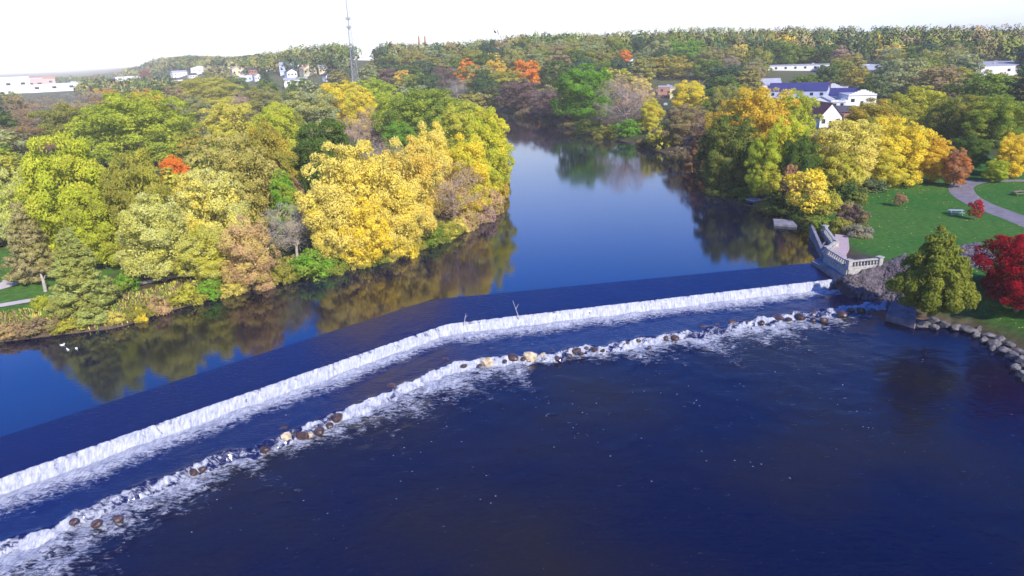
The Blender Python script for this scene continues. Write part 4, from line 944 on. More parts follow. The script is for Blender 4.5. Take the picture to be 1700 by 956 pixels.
lx_ = RNG.uniform(50, 100, 9000); ly_ = RNG.uniform(70, 165, 9000); wgt = np.zeros(9000)
for tx_, ty_, tr_ in TREES:
    if tx_ > 40: wgt = np.maximum(wgt, np.exp(-(np.hypot(lx_ - tx_, ly_ - ty_) / (tr_ * 1.3)) ** 2))
ok = (RNG.uniform(size=9000) < wgt * .7 + .05) & (river_sd(lx_, ly_) > 3); lx_, ly_ = lx_[ok], ly_[ok]
P = np.stack([lx_, ly_, ground_z(lx_, ly_) + .03], 1); V = leaves_at(P, np.tile([0, 0, 1.], (len(P), 1)), .3, .22, RNG, .3, 1.0)
V.reshape(-1, 4, 3)[:, :, 2] = P[:, None, 2] + np.abs(V.reshape(-1, 4, 3)[:, :, 2] - P[:, None, 2]) * .3
fl = np_mesh('fallen_leaves', V, np.arange(len(V)).reshape(-1, 4), mm); out_attr(fl, np.tile([0, 0, 1.], (len(V), 1)))
q = RNG.integers(0, 4, len(P)); Cc = np.repeat(np.array([PAL[c] for c in ('tan', 'gold', 'brown', 'amber')])[q] * .8, 4, axis=0)
ca = fl.color_attributes.new('leaf_color', 'FLOAT_COLOR', 'POINT'); ca.data.foreach_set('color', np.concatenate([Cc, np.ones((len(Cc), 1))], 1).astype(np.float32).ravel())
tag(link('fallen_leaves', fl), 'fallen autumn leaves scattered over the lawn', 'fallen leaves', kind='stuff')

# ------------------------------------------------------------------ rocks
def rock_mesh(seed, sub=2, jag=.22):
    bm = bmesh.new(); bmesh.ops.create_icosphere(bm, subdivisions=sub, radius=1)
    rng = np.random.default_rng(seed); dirs = rng.normal(size=(7, 3)); dirs /= np.linalg.norm(dirs, axis=1)[:, None]; cut = rng.uniform(.5, .85, 7)
    for v in bm.verts:
        p = np.array(v.co)
        for d, c in zip(dirs, cut):
            k = p @ d
            if k > c: p = p - d * (k - c) * .97
        p = p * (1 + (rng.uniform() - .5) * jag * .35)
        v.co = p
    return bm
def rock_obj_mesh(name, seed, mat, sub=2):
    bm = rock_mesh(seed, sub); me = bpy.data.meshes.new(name); bm.to_mesh(me); bm.free(); me.materials.append(mat); return me
RM = {k: [rock_obj_mesh('boulder', s * 3 + i * 11, M[k], 2) for s in range(5)] for i, k in enumerate(['wetrock', 'creamrock', 'greyrock'])}
BO = [ # x, y (middle), width px, material, z base
 (440, 741, 20, 'wetrock'), (470, 709, 26, 'wetrock'), (474, 722, 26, 'creamrock'), (502, 719, 26, 'wetrock'), (513, 718, 14, 'creamrock'), (530, 711, 24, 'wetrock'), (547, 702, 14, 'wetrock'), (559, 688, 27, 'wetrock'),
 (475, 687, 11, 'creamrock'), (770, 603, 13, 'wetrock'), (808, 597, 25, 'creamrock'), (816, 578, 14, 'wetrock'), (852, 591, 26, 'wetrock'), (880, 588, 28, 'creamrock'), (868, 592, 12, 'wetrock'),
 (884, 570, 12, 'creamrock'), (902, 587, 17, 'creamrock'), (918, 581, 17, 'wetrock'), (937, 578, 14, 'wetrock'), (957, 578, 17, 'wetrock'), (973, 574, 12, 'wetrock'), (988, 575, 18, 'wetrock'), (895, 577, 12, 'wetrock'),
 (1105, 558, 13, 'wetrock'), (1121, 557, 15, 'wetrock'), (1078, 573, 9, 'wetrock'), (1166, 540, 20, 'wetrock'), (1190, 537, 18, 'wetrock'), (1215, 532, 20, 'wetrock'), (1290, 524, 26, 'wetrock'), (1330, 522, 22, 'wetrock'),
 (1348, 515, 18, 'wetrock'), (1350, 527, 12, 'wetrock'), (1368, 527, 18, 'wetrock'), (1398, 519, 20, 'wetrock'), (1413, 511, 14, 'wetrock'), (1430, 511, 20, 'wetrock'), (974, 553, 7, 'wetrock'), (320, 780, 16, 'wetrock'), (335, 775, 14, 'wetrock'),
 (122, 862, 16, 'wetrock'), (195, 858, 20, 'wetrock'), (160, 865, 18, 'wetrock'), (82, 853, 6, 'creamrock'), (600, 665, 18, 'wetrock'), (650, 640, 22, 'wetrock'), (690, 620, 16, 'wetrock'), (740, 596, 18, 'wetrock'),
 (862, 583, 12, 'wetrock'), (925, 590, 10, 'wetrock'), (945, 586, 11, 'wetrock'), (965, 583, 9, 'wetrock'), (1000, 578, 10, 'wetrock'), (1040, 566, 12, 'wetrock'), (1060, 562, 10, 'wetrock'), (1140, 548, 12, 'wetrock'), (1240, 533, 14, 'wetrock'), (1265, 532, 12, 'wetrock'), (1310, 526, 12, 'wetrock'), (490, 716, 12, 'wetrock'), (455, 728, 12, 'wetrock'), (838, 596, 10, 'wetrock'), (796, 603, 9, 'wetrock')]
order = ['first', 'second', 'third', 'fourth', 'fifth', 'sixth', 'seventh', 'eighth', 'ninth', 'tenth', 'eleventh', 'twelfth', 'thirteenth', 'fourteenth', 'fifteenth', 'sixteenth', 'seventeenth', 'eighteenth', 'nineteenth', 'twentieth', 'twenty first', 'twenty second', 'twenty third', 'twenty fourth', 'twenty fifth', 'twenty sixth', 'twenty seventh', 'twenty eighth', 'twenty ninth', 'thirtieth', 'thirty first', 'thirty second', 'thirty third', 'thirty fourth', 'thirty fifth', 'thirty sixth', 'thirty seventh', 'thirty eighth']
special = {(474, 722): 'angular cream boulder in the left third of the foaming weir', (559, 688): 'large dark brown boulder right of the cream boulder, in the left part of the weir', (475, 687): 'small cream rock alone in the pool above the left boulders',
           (880, 588): 'widest cream boulder in the middle of the rock weir', (974, 553): 'tiny dark rock alone in the pool above the weir', (884, 570): 'small cream rock perched just behind the widest cream boulder', (808, 597): 'flat brown and cream boulder left of the widest cream boulder',
           (902, 587): 'cream boulder touching the right side of the widest cream boulder', (82, 853): 'tiny pale rock at the lower left end of the weir'}
lefts = sorted([b for b in BO if b[0] < 878 and (b[0], b[1]) not in special], key=lambda b: -b[0]); rights = sorted([b for b in BO if b[0] > 882 and (b[0], b[1]) not in special], key=lambda b: b[0])
for k_, (x, y, w, mk) in enumerate(BO):
    above = (x, y) in ((475, 687), (974, 553))
    p = at(x, y + 3, -2.0 if not above else -1.9); dep = p.y * math.cos(PITCH) + 32 * math.sin(PITCH); R = w / 2 * dep / FPX
    o = link('boulder', random.choice(RM[mk])); R *= 1.0
    o.location = (p.x, p.y, -2.02 - .12 * R); o.scale = (R, R * random.uniform(.7, .95), R * random.uniform(.62, .85)); o.rotation_euler = (random.uniform(-.25, .25), random.uniform(-.25, .25), random.uniform(0, 6.28))
    if (x, y) in special: lab = special[(x, y)]
    elif (x, y, w, mk) in lefts: lab = order[lefts.index((x, y, w, mk))] + ' plain boulder to the left of the widest cream boulder in the weir'
    else: lab = order[rights.index((x, y, w, mk))] + ' plain boulder to the right of the widest cream boulder in the weir'
    tag(o, lab, 'boulder', 'boulders of the foaming rock weir')
# edging blocks of the lower right shore
slab = [at(x, y, -1.6) for x, y in [(1471, 521), (1485, 489), (1521, 502), (1521, 534)]]
mb = MB(); mb.prism([(p.x, p.y) for p in slab], -2.9, [-1.65, -1.55, -1.6, -1.7]); tag(mb.build('stone_slab', M['slab'], bevel=.12), 'wide flat grey stone slab jutting into the river at the right end of the weir', 'stone slab')
ED = [(1532, 532, 26), (1552, 526, 18), (1551, 536, 14), (1568, 532, 20), (1587, 536, 22), (1607, 540, 26), (1622, 548, 16), (1626, 540, 16), (1634, 557, 14), (1641, 550, 20), (1650, 562, 22), (1660, 556, 18), (1648, 571, 10), (1666, 574, 22), (1675, 565, 18), (1682, 583, 20), (1690, 576, 18), (1686, 602, 16), (1697, 590, 18), (1697, 614, 16), (1706, 600, 22), (1712, 625, 26), (1720, 610, 24)]
for k_, (x, y, w) in enumerate(ED):
    p = at(x, y + 4, -2.0); dep = p.y * math.cos(PITCH) + 31 * math.sin(PITCH); R = w / 2 * dep / FPX * .95
    o = link('edging_stone', random.choice(RM['greyrock'])); o.location = (p.x, p.y, -2.2); o.scale = (R * 1.35, R * 1.0, max(R * .5, .45)); o.rotation_euler = (random.uniform(-.1, .1), random.uniform(-.1, .1), random.uniform(-.5, .2))
    tag(o, f'{order[k_]} shore stone counting away from the wide flat slab at the lower right', 'shore stone', 'stones edging the lower right shore')
# rubble slope (stuff)
def rubble(name, poly, n, plan, size, label):
    P0 = np.array(poly) if plan else np.array([tuple(at(x, y, zz))[:2] for x, y, zz in poly]); lo, hi = P0.min(0), P0.max(0); pts = []
    rng = np.random.default_rng(3)
    def inside(x, y):
        c = False
        for i in range(len(P0)):
            ax, ay = P0[i]; bx_, by_ = P0[(i + 1) % len(P0)]
            if (ay > y) != (by_ > y) and x < (bx_ - ax) * (y - ay) / (by_ - ay) + ax: c = not c
        return c
    base = rock_mesh(5, 1); bv = np.array([tuple(v.co) for v in base.verts]); bf = np.array([[v.index for v in f.verts] for f in base.faces]); base.free()
    while len(pts) < n:
        x, y = rng.uniform(lo[0], hi[0]), rng.uniform(lo[1], hi[1])
        if inside(x, y): pts.append((x, y))
    pts = np.array(pts); z = ground_z(pts[:, 0], pts[:, 1]); Vs = []; Fs = []
    for i, (x, y) in enumerate(pts):
        s_ = size * rng.uniform(.5, 1.25); q = bv * s_ * rng.uniform(.6, 1.2, 3); a = rng.uniform(0, 6.28)
        q = np.stack([q[:, 0] * math.cos(a) - q[:, 1] * math.sin(a), q[:, 0] * math.sin(a) + q[:, 1] * math.cos(a), q[:, 2]], 1) + np.array([x, y, z[i] + s_ * .15])
        Vs.append(q); Fs.append(bf + i * len(bv))
    me = np_mesh(name, np.concatenate(Vs), np.concatenate(Fs), M['riprap']); tag(link(name, me), label, 'rubble', kind='stuff')
rubble('rubble_slope', [(1398, 470, -1.6), (1404, 458, -.2), (1416, 452, .6), (1462, 442, 1.4), (1500, 428, 1.4), (1530, 440, 1.2), (1530, 495, -.8), (1490, 497, -1.4), (1468, 502, -2.2), (1430, 488, -2)], 2600, None, .34, 'grey and mauve broken stone covering the slope below the balustrade')
rubble('rubble_foot', [(43.2, 87.4), (43.3, 84.8), (45, 82.5), (47.2, 80.2), (50, 81), (51, 86.5), (48.4, 86.4), (44.6, 85.4)], 1500, True, .3, 'dark wet rubble at the foot of the balustrade by the end of the dam')
rubble('rubble_patch', [(1590, 410, 1.5), (1625, 405, 1.5), (1650, 430, 1.3), (1640, 452, 1.3), (1600, 445, 1.3)], 900, None, .34, 'small patch of grey broken stone between the olive tree and the red maple')

# ------------------------------------------------------------------ balustraded landing at the right end of the dam
TOP = 2.4
A_ = at(1373, 411, TOP); B_ = at(1410, 433, TOP); C_ = at(1461, 428, TOP); D_ = at(1388, 399, TOP); E_ = at(1370, 376, TOP)
land = empty('balustrade_landing', (B_.x, B_.y, 0)); tag(land, 'old stone landing with a white balustrade at the right end of the dam', 'stone landing')
def loc(p): return Vector((p[0] - B_.x, p[1] - B_.y, p[2] if len(p) > 2 else 0))
def run(a, b):
    d = Vector((b.x - a.x, b.y - a.y, 0)); return d, d.length, math.atan2(d.y, d.x)
for (p, q, nb) in ((A_, B_, 10), (B_, C_, 9), (A_, D_, 5), (D_, E_, 7)):
    d, ln, ang = run(p, q); m_ = (Vector((p.x, p.y, 0)) + Vector((q.x, q.y, 0))) / 2
    c = loc(m_)
    MB().box((c.x, c.y, TOP - .09), (ln - .5, .42, .18), ang).build('handrail', M['oldstone'], land, bevel=.03)
    MB().box((c.x, c.y, 1.44), (ln - .5, .44, .2), ang).build('plinth', M['oldstone'], land, bevel=.03)
    MB().box((c.x, c.y, .0), (ln + .3, .6, 2.66), ang).build('retaining_wall', M['oldstone'], land, bevel=.04)
    for i in range(nb):
        t = (i + .5) / nb; s_ = .3 / ln; t = .045 + t * .91
        w = loc(Vector((p.x, p.y, 0)).lerp(Vector((q.x, q.y, 0)), t))
        MB().lathe([(.11, 1.54), (.11, 1.6), (.07, 1.64), (.13, 1.78), (.12, 1.88), (.06, 2.08), (.07, 2.14), (.1, 2.18), (.1, 2.23)], (w.x, w.y, 0), 10).build('baluster', M['oldstone'], land, smooth=True)
for p in (A_, B_, C_, D_, E_):
    c = loc(p)
    o = MB().box((c.x, c.y, 1.9), (.62, .62, 1.16), .3).build('pier', M['oldstone'], land, bevel=.03)
    MB().box((c.x, c.y, TOP + .13), (.82, .82, .14), .3).build('cap', M['oldstone'], o, bevel=.03)
F1 = at(1408, 392, 1.45); F2 = at(1410, 412, 1.45); F3 = at(1405, 424, 1.45); F0 = at(1386, 389, 1.45)
MB().prism([(loc(p).x, loc(p).y) for p in (F0, F1, F2, F3, B_, A_, D_)][::-1], .2, 1.53).build('terrace', M['terrace'], land)
# ledge: low triangular apron in front of the balustrade
Lg = [at(1347, 433, .35), at(1370, 424, .35), at(1372, 428, .35), at(1412, 449, .35), at(1408, 458, .35), at(1392, 455, .35)]
MB().prism([(loc(p).x, loc(p).y) for p in Lg], -2.4, .35).build('ledge', M['concrete'], land, bevel=.04)
# wing walls: sloping concrete channel upstream
W0 = at(1347, 374, 1.9); W1 = at(1368, 418, 1.2); W2 = at(1384, 404, 1.2); W3 = at(1362, 381, 1.5)
wing = empty('wing_wall', (W1.x, W1.y, 0)); tag(wing, 'blue grey concrete wing wall of the old channel beside the balustrade landing', 'concrete wall')
def wl(p): return (p.x - W1.x, p.y - W1.y)
def wallseg(a, b, za, zb, th, name):
    d = Vector((b.x - a.x, b.y - a.y)); nn = Vector((-d.y, d.x)).normalized() * th / 2; a2, b2 = Vector(wl(a)), Vector(wl(b))
    pts = [a2 + nn, a2 - nn, b2 - nn, b2 + nn]
    MB().prism(pts, -1.5, [za, za, zb, zb]).build(name, M['concrete'], wing, bevel=.03)
wallseg(W0, W1, 2.1, 1.1, .45, 'outer_wall'); wallseg(W3, W2, 1.6, 1.1, .45, 'inner_wall')
MB().prism([wl(p) for p in (W0, W1, W2, W3)], -1.4, [.75, .35, .35, .75]).build('sloping_floor', M['concrete'], wing)
Mid1 = W0.lerp(W1, .6); Mid2 = W3.lerp(W2, .75); wallseg(Mid1, Mid2, 1.1, 1.1, .35, 'cross_wall')
# stone landing upstream and small dock
q = [at(1283, 359, .8), at(1316, 361, .8), at(1324, 370, .8), at(1285, 367, .8)]
mb = MB(); c0 = q[0]; mb.prism([(p.x, p.y) for p in q], -1.5, .42); tag(mb.build('stone_step', M['concrete'], bevel=.08), 'low weathered stone landing block on the wooded right shore', 'landing block')
p = at(1252, 331, .5); dk = empty('dock', (p.x, p.y, 0), .5); tag(dk, 'small square grey floating dock under the trees of the right shore', 'dock')
MB().box((0, 0, .5), (2.6, 2.2, .14)).build('deck', M['tablegrey'], dk, bevel=.02)
for sx_ in (-1, 1): MB().box((sx_ * .9, 0, .2), (.5, 2.0, .5)).build('float', M['darkpaint'], dk, bevel=.05)
MB().bar((0, .9, -.6), (0, .9, 2.2), .05).build('mooring_post', M['wood'], dk)
# leaning dead trunk and driftwood
a = at(1235, 282, .3); mb = MB(); v = [Vector((0, 0, 0)), Vector((-.8, 2.0, 2.2)), Vector((-2.4, 3.6, 5.2))]
for i, (r1, r2) in enumerate(((.32, .26), (.26, .18))): mb.bar(v[i], v[i + 1], r1, r2, 8)
mb.bar(v[1], v[1] + Vector((1.0, .6, 1.6)), .12, .04, 5)
o = mb.build('dead_trunk', M['palebark']); o.location = (a.x, a.y, 0); tag(o, 'pale dead trunk leaning out over the dark right shore water', 'dead trunk')
for (x, y, h, lx_, lab) in ((862, 526, 2.0, -.7, 'longer thin stick caught upright on the dam crest'), (770, 536, 1.1, .3, 'short forked stick caught on the dam crest by the bend')):
    p = at(x, y, -.6); mb = MB(); mb.bar((0, 0, -.3), (lx_, .2, h), .06, .02, 5); mb.bar((lx_ * .5, .1, h * .5), (lx_ * .5 + .35, .1, h * .8), .04, .015, 4)
    o = mb.build('driftwood_stick', M['palebark']); o.location = (p.x, p.y, -.55); tag(o, lab, 'driftwood', 'sticks caught on the dam crest')
# dead stump at the larch
p = at(75, 482, 1.3); mb = MB(); mb.bar((0, 0, -.2), (.1, 0, 1.4), .24, .2, 9); mb.bar((.1, 0, 1.4), (-.1, .1, 2.5), .2, .1, 8); mb.bar((.05, 0, 1.5), (.5, .1, 2.3), .1, .04, 6)
o = mb.build('tree_stump', M['palebark']); o.location = (p.x, p.y, gz(p.x, p.y)); tag(o, 'pale broken stump between the larch and the lime shrub', 'tree stump')

# ------------------------------------------------------------------ small things
def picnic(px_, py_, rz, mat, lab):
    p = at(px_, py_, 1.5); t = empty('picnic_table', (p.x, p.y, 1.5), rz); tag(t, lab, 'picnic table')
    MB().box((0, 0, .75), (2.2, .85, .06)).build('tabletop', mat, t, bevel=.01)
    for s in (-1, 1): MB().box((0, s * .75, .45), (2.2, .3, .06)).build('bench_seat', mat, t, bevel=.01)
    for s in (-1, 1):
        mb = MB(); mb.bar((s * .8, -.8, 0), (s * .8, -.25, .74), .05); mb.bar((s * .8, .8, 0), (s * .8, .25, .74), .05); mb.box((s * .8, 0, .4), (.07, 1.7, .08)); mb.build('leg_frame', mat, t)
picnic(1586, 356, -.25, M['tablegrey'], 'pale grey picnic table alone on the lawn')
picnic(1690, 324, .1, M['wood'], 'reddish brown picnic table beyond the asphalt path')
def gull(x, y, rz, lab, flying=False):
    mb = MB()
    bmesh.ops.create_uvsphere(mb.b, u_segments=12, v_segments=8, radius=1, matrix=Matrix.Translation((0, 0, .1)) @ Matrix.Diagonal((.34, .17, .15, 1)))
    bmesh.ops.create_uvsphere(mb.b, u_segments=10, v_segments=6, radius=.09, matrix=Matrix.Translation((.30, 0, .32)))
    mb.bar((.22, 0, .16), (.30, 0, .3), .07, .06, 7); mb.bar((.37, 0, .31), (.47, 0, .29), .03, .01, 5); mb.bar((-.28, 0, .14), (-.48, 0, .18), .09, .03, 6)
    if flying:
        for s in (-1, 1):
            mb.poly([(.15, s * .1, .18), (-.12, s * .1, .18), (-.15, s * .75, .4), (.08, s * .8, .42)]); mb.poly([(.08, s * .8, .42), (-.15, s * .75, .4), (-.3, s * 1.4, .3)])
    o = mb.build('gull', M['whitefeather'], smooth=True); p = at(x, y, 0.0); o.location = (p.x, p.y, -.02); o.scale = (.62,) * 3; o.rotation_euler = (0, 0, rz); tag(o, lab, 'gull', 'white gulls resting on the upper river'); return o
gull(104, 573, .4, 'white gull on the water, leftmost and highest of the three'); gull(113, 581, 2.6, 'white gull on the water, lowest of the three'); gull(127, 579, -.6, 'white gull on the water, rightmost of the three')
mb = MB(); bmesh.ops.create_uvsphere(mb.b, u_segments=10, v_segments=6, radius=1, matrix=Matrix.Diagonal((.5, .16, .15, 1)))
for s in (-1, 1): mb.prism([(.15, s * .1), (-.15, s * .1), (-.3, s * .9), (-.1, s * 1.0)][::s], [0, 0, .55, .55], [.04, .04, .58, .58])
mb.bar((-.4, 0, 0), (-.75, 0, .02), .1, .03, 6)
o = mb.build('flying_bird', M['darkpaint']); d = ray(822, 53); o.location = Vector(d * 130) + Vector((0, 0, CAM_H)); o.rotation_euler = (.6, .3, 1.2); tag(o, 'small dark bird flying above the wooded hill', 'bird')

# ------------------------------------------------------------------ buildings
def gplace(x, y, z=None):
    return meet(x, y, 0.0, 1300)
def building(name, x, y, w, dep, h, rz, wall, roof, label, cat='building', kind='flat', rise=2.2, rows=1, ncol=4, group=None, wincol='glass', dist=None, door=True):
    """x, y: where the middle of its front foot shows; w: front width in px; dep: depth in m; h: wall height in m"""
    if dist is None: p = gplace(x, y)
    else:
        d = ray(x, y); t = dist / d[1]; p = Vector((d[0] * t, d[1] * t, 0)); p.z = CAM_H + d[2] * t
    D_ = p.y; Wm = w * D_ / FPX; az_ = -math.atan2(p.x, p.y) + rz
    t = empty(name, p, az_); tag(t, label, cat, group)
    base = gz(p.x, p.y) - p.z - 2.0
    base = min(base, -2.0)
    if kind in ('flat', 'parapet'):
        MB().box((0, dep / 2, (h + base) / 2), (Wm, dep, h - base)).build('wall', M[wall], t)
        MB().box((0, dep / 2, h + .12), (Wm + .3, dep + .3, .35)).build('roof', M[roof], t)
        if kind == 'parapet':
            mb = MB()
            for k in range(5): mb.box((0, -.05, h + .5 + .45 * k), (Wm * (1 - .2 * k), .35, .46))
            mb.build('stepped_parapet', M[wall], t)
        else:
            MB().box((Wm * .2, dep * .5, h + .7), (1.6, 1.4, .9)).build('roof_unit', M['steel'], t)
    elif kind in ('gable', 'side'):
        # gable: ridge runs away from the viewer; side: ridge runs across
        mbw = MB(); mbw.box((0, dep / 2, (h + base) / 2), (Wm, dep, h - base))
        mbr = MB(); e = .4
        if kind == 'gable':
            for yy in (0, dep): mbw.poly([(-Wm / 2, yy, h), (Wm / 2, yy, h), (0, yy, h + rise)])
            for s in (-1, 1):
                a_, b_ = (s * (Wm / 2 + e), h - e * rise * 2 / Wm), (0, h + rise)
                vs = [(a_[0], -e, a_[1]), (b_[0], -e, b_[1]), (b_[0], dep + e, b_[1]), (a_[0], dep + e, a_[1])]
                up_ = [(v[0], v[1], v[2] + .18) for v in vs]; mbr.poly(vs); mbr.poly(up_[::-1]); mbr.poly([vs[0], vs[1], up_[1], up_[0]]); mbr.poly([vs[0], vs[3], up_[3], up_[0]])
        else:
            for xx in (-Wm / 2, Wm / 2): mbw.poly([(xx, 0, h), (xx, dep, h), (xx, dep / 2, h + rise)])
            for s in (0, 1):
                y0, y1 = (-e, dep / 2) if s == 0 else (dep + e, dep / 2); z0_ = h - e * rise * 2 / dep
                vs = [(-Wm / 2 - e, y0, z0_), (Wm / 2 + e, y0, z0_), (Wm / 2 + e, y1, h + rise), (-Wm / 2 - e, y1, h + rise)]
                up_ = [(v[0], v[1], v[2] + .18) for v in vs]; mbr.poly(vs); mbr.poly(up_[::-1]); mbr.poly([vs[0], vs[1], up_[1], up_[0]]); mbr.poly([vs[1], vs[2], up_[2], up_[1]]); mbr.poly([vs[0], vs[3], up_[3], up_[0]])
        mbw.build('wall', M[wall], t); mbr.build('roof', M[roof], t)
    for r_ in range(rows):
        for c_ in range(ncol):
            xx = (c_ + .5) / ncol * Wm - Wm / 2; zz = h * (r_ + .58) / rows
            if door and r_ == 0 and c_ == ncol // 2: MB().box((xx, -.03, 1.1), (1.2, .1, 2.2)).build('door', M['darkpaint'], t); continue
            f = MB().box((xx, -.03, zz), (min(1.5 if h < 8 else 5, Wm / ncol * .5), .08, min(1.4 if h < 8 else 3, h / rows * .45))).build('window', M[wincol], t)
    return t
building('cream_workshop', 1152, 163, 76, 14, 5.5, .0, 'cream', 'greyroof', 'cream walled flat roofed building behind the bright yellow round tree', ncol=6)
building('annex', 1104, 158, 22, 10, 4.6, .0, 'brick', 'greyroof', 'low brown brick annex at the left of the cream building', ncol=2)
building('grey_shed', 1262, 150, 62, 16, 3.0, .1, 'white', 'greyroof', 'long grey roofed shed left of the blue roofed ones', kind='side', rise=3.0, ncol=5)
building('blue_roofed_shed', 1322, 165, 88, 14, 4.2, -.12, 'paleblue', 'blueroof', 'longest blue roofed shed with pale blue walls', kind='side', rise=3.2, ncol=6)
building('stepped_shed', 1382, 158, 30, 12, 3.4, -.2, 'white', 'greyroof', 'small white shed with stepped parapet between the blue roofs', kind='parapet', ncol=2)
building('blue_roofed_shed', 1396, 172, 38, 13, 3.6, -.12, 'paleblue', 'blueroof', 'shorter blue roofed shed right of the longest one', kind='side', rise=2.6, ncol=3)
building('stepped_shed', 1430, 177, 42, 18, 4.4, .25, 'white', 'greyroof', 'larger white shed with stepped parapet at the right of the shed row', kind='parapet', ncol=3)
building('white_garage', 1362, 178, 28, 10, 2.8, -.15, 'white', 'greyroof', 'white garage with rounded grey roof behind the maroon roofed house', kind='gable', rise=1.8, ncol=2)
building('white_garage', 1391, 180, 22, 8, 2.6, -.1, 'white', 'white', 'low plain white garage right of the rounded roof one', kind='flat', ncol=2)
h_ = building('house', 1378, 212, 36, 12, 3.6, .45, 'white', 'redroof', 'house with steep maroon roof and white gable in front of the sheds', cat='house', kind='gable', rise=4.2, ncol=3)
building('house', 1403, 203, 26, 8, 3.6, .1, 'brick', 'darkroof', 'low dark roofed wing right of the maroon roofed house', cat='house', kind='side', rise=1.6, ncol=2)
building('factory_hall', 1655, 127, 62, 40, 6.0, .35, 'white', 'greyroof', 'large white factory hall at the right picture edge', ncol=2, door=False)
building('factory_hall', 1612, 115, 160, 30, 3.2, .0, 'white', 'greyroof', 'long low pale warehouse left behind the large white factory hall', ncol=8, door=False)
building('warehouse', 1320, 118, 130, 20, 3.4, .0, 'white', 'greyroof', 'long flat warehouse behind the blue roofed sheds', ncol=9, door=False)
building('warehouse', 1445, 116, 60, 20, 3.0, .0, 'paleblue', 'white', 'low white roofed warehouse left of the scarlet tree', ncol=4, door=False)
building('house', 1592, 102, 24, 9, 4.0, .2, 'paleblue', 'blueroof', 'blue house half hidden in trees above the long warehouse', cat='house', kind='gable', rise=2.6, ncol=2, rows=1)
building('house', 1050, 116, 14, 8, 5.0, .2, 'white', 'greyroof', 'white house with pale gable under the small orange slope tree', cat='house', kind='gable', rise=2.5, ncol=2, rows=2)
building('house', 795, 140, 20, 8, 4.2, .1, 'paleblue', 'greyroof', 'bluish house on the shore at the river bend, right of the single orange tree', cat='house', kind='side', rise=1.8, ncol=2)
# town at the left
TW = [('factory_hall', 18, 156, 60, 40, 21, .25, 'white', 'greyroof', 'white factory block cut by the left picture edge', 'flat', 0), ('factory_hall', 55, 152, 34, 30, 16.8, .0, 'pink', 'white', 'pinkish factory block beside the white one at the left edge', 'flat', 0),
      ('factory_hall', 92, 152, 70, 30, 9.5, .0, 'white', 'white', 'long low white factory roof in front of the pinkish block', 'flat', 0), ('factory_hall', 68, 138, 40, 30, 12.6, .0, 'pink', 'orangeroof', 'pink roofed hall behind the long low white factory', 'side', 4),
      ('warehouse', 118, 146, 26, 20, 6.3, .0, 'white', 'greyroof', 'grey end shed right of the long low white factory', 'flat', 0), ('warehouse', 215, 136, 38, 22, 8.4, .1, 'white', 'white', 'bright white roofed store left of the crimson town tree', 'flat', 0),
      ('warehouse', 158, 122, 20, 20, 8.4, .0, 'white', 'cream', 'small cream hall far off on the plain', 'flat', 0), ('warehouse', 288, 140, 30, 14, 5.4, .2, 'white', 'darkroof', 'dark roofed shop right of the blue green town tree', 'side', 2),
      ('house', 206, 124, 12, 10, 5, .2, 'cream', 'darkroof', 'small cream house far behind the bright white store', 'gable', 2.5), ('house', 322, 131, 12, 8, 4.5, .3, 'white', 'darkroof', 'small white house below the porch house', 'side', 2.2),
      ('house', 420, 124, 12, 8, 5, -.2, 'brick', 'darkroof', 'brick house left of the dark conifer', 'side', 2.4), ('house', 500, 118, 11, 8, 5, .3, 'white', 'redroof', 'small white house with red roof left of the orange hip roof', 'gable', 2.4),
      ('house', 538, 122, 14, 8, 4.5, .1, 'cream', 'greyroof', 'cream house right of the orange hip roof', 'side', 2.2), ('warehouse', 135, 134, 30, 16, 6, .0, 'white', 'greyroof', 'pale far shed right of the pinkish halls', 'flat', 0),
      ('house', 548, 134, 12, 8, 4, .4, 'white', 'darkroof', 'white gable house nearest the lattice tower on its left', 'gable', 2.4), ('house', 430, 134, 12, 8, 4, .2, 'white', 'greyroof', 'white cottage just below the brick house', 'gable', 2.2),
      ('house', 300, 128, 22, 10, 6.0, .3, 'white', 'greyroof', 'grey roofed white house above the dark roofed shop', 'side', 2), ('house', 333, 123, 26, 10, 7.5, .1, 'white', 'greyroof', 'white house with wide porch above the tall olive dome tree', 'gable', 3),
      ('house', 352, 121, 14, 9, 6.0, .3, 'pink', 'darkroof', 'pink house right of the white porch house', 'side', 2.4), ('house', 398, 127, 20, 10, 7.5, .2, 'cream', 'pink', 'cream house with pinkish roof above the small deep green tree', 'gable', 3),
      ('warehouse', 408, 137, 22, 12, 6.0, .0, 'paleblue', 'white', 'pale blue shed below the cream house', 'flat', 0), ('house', 446, 118, 14, 9, 7.5, .2, 'white', 'redroof', 'white house right of the dark conifer', 'gable', 3),
      ('house', 477, 122, 22, 10, 7.5, -.1, 'paleblue', 'greyroof', 'pale blue house in the middle of the house rows', 'side', 2.5), ('house', 486, 131, 16, 8, 5.4, .3, 'white', 'darkroof', 'small white house with dark gable below the pale blue one', 'gable', 2.4),
      ('warehouse', 492, 143, 36, 14, 4.5, .0, 'white', 'greyroof', 'long grey roof at the back edge of the left wood', 'side', 1.6), ('house', 516, 126, 22, 10, 6.0, .35, 'cream', 'orangeroof', 'cream house with an orange hip roof near the tower', 'gable', 3.2),
      ('house', 462, 110, 10, 8, 6.0, .2, 'pink', 'redroof', 'small pink house high in the house rows', 'gable', 2.4), ('house', 522, 92, 8, 7, 9.0, .2, 'white', 'redroof', 'small white house on the far slope left of the tower', 'gable', 2.4),
      ('warehouse', 602, 100, 34, 20, 6.8, .1, 'white', 'pink', 'white hall with pink roof right behind the lattice tower', 'flat', 0), ('house', 370, 118, 10, 8, 6.0, -.2, 'white', 'darkroof', 'tiny white house on the plain right of the pink one', 'gable', 2.2)]
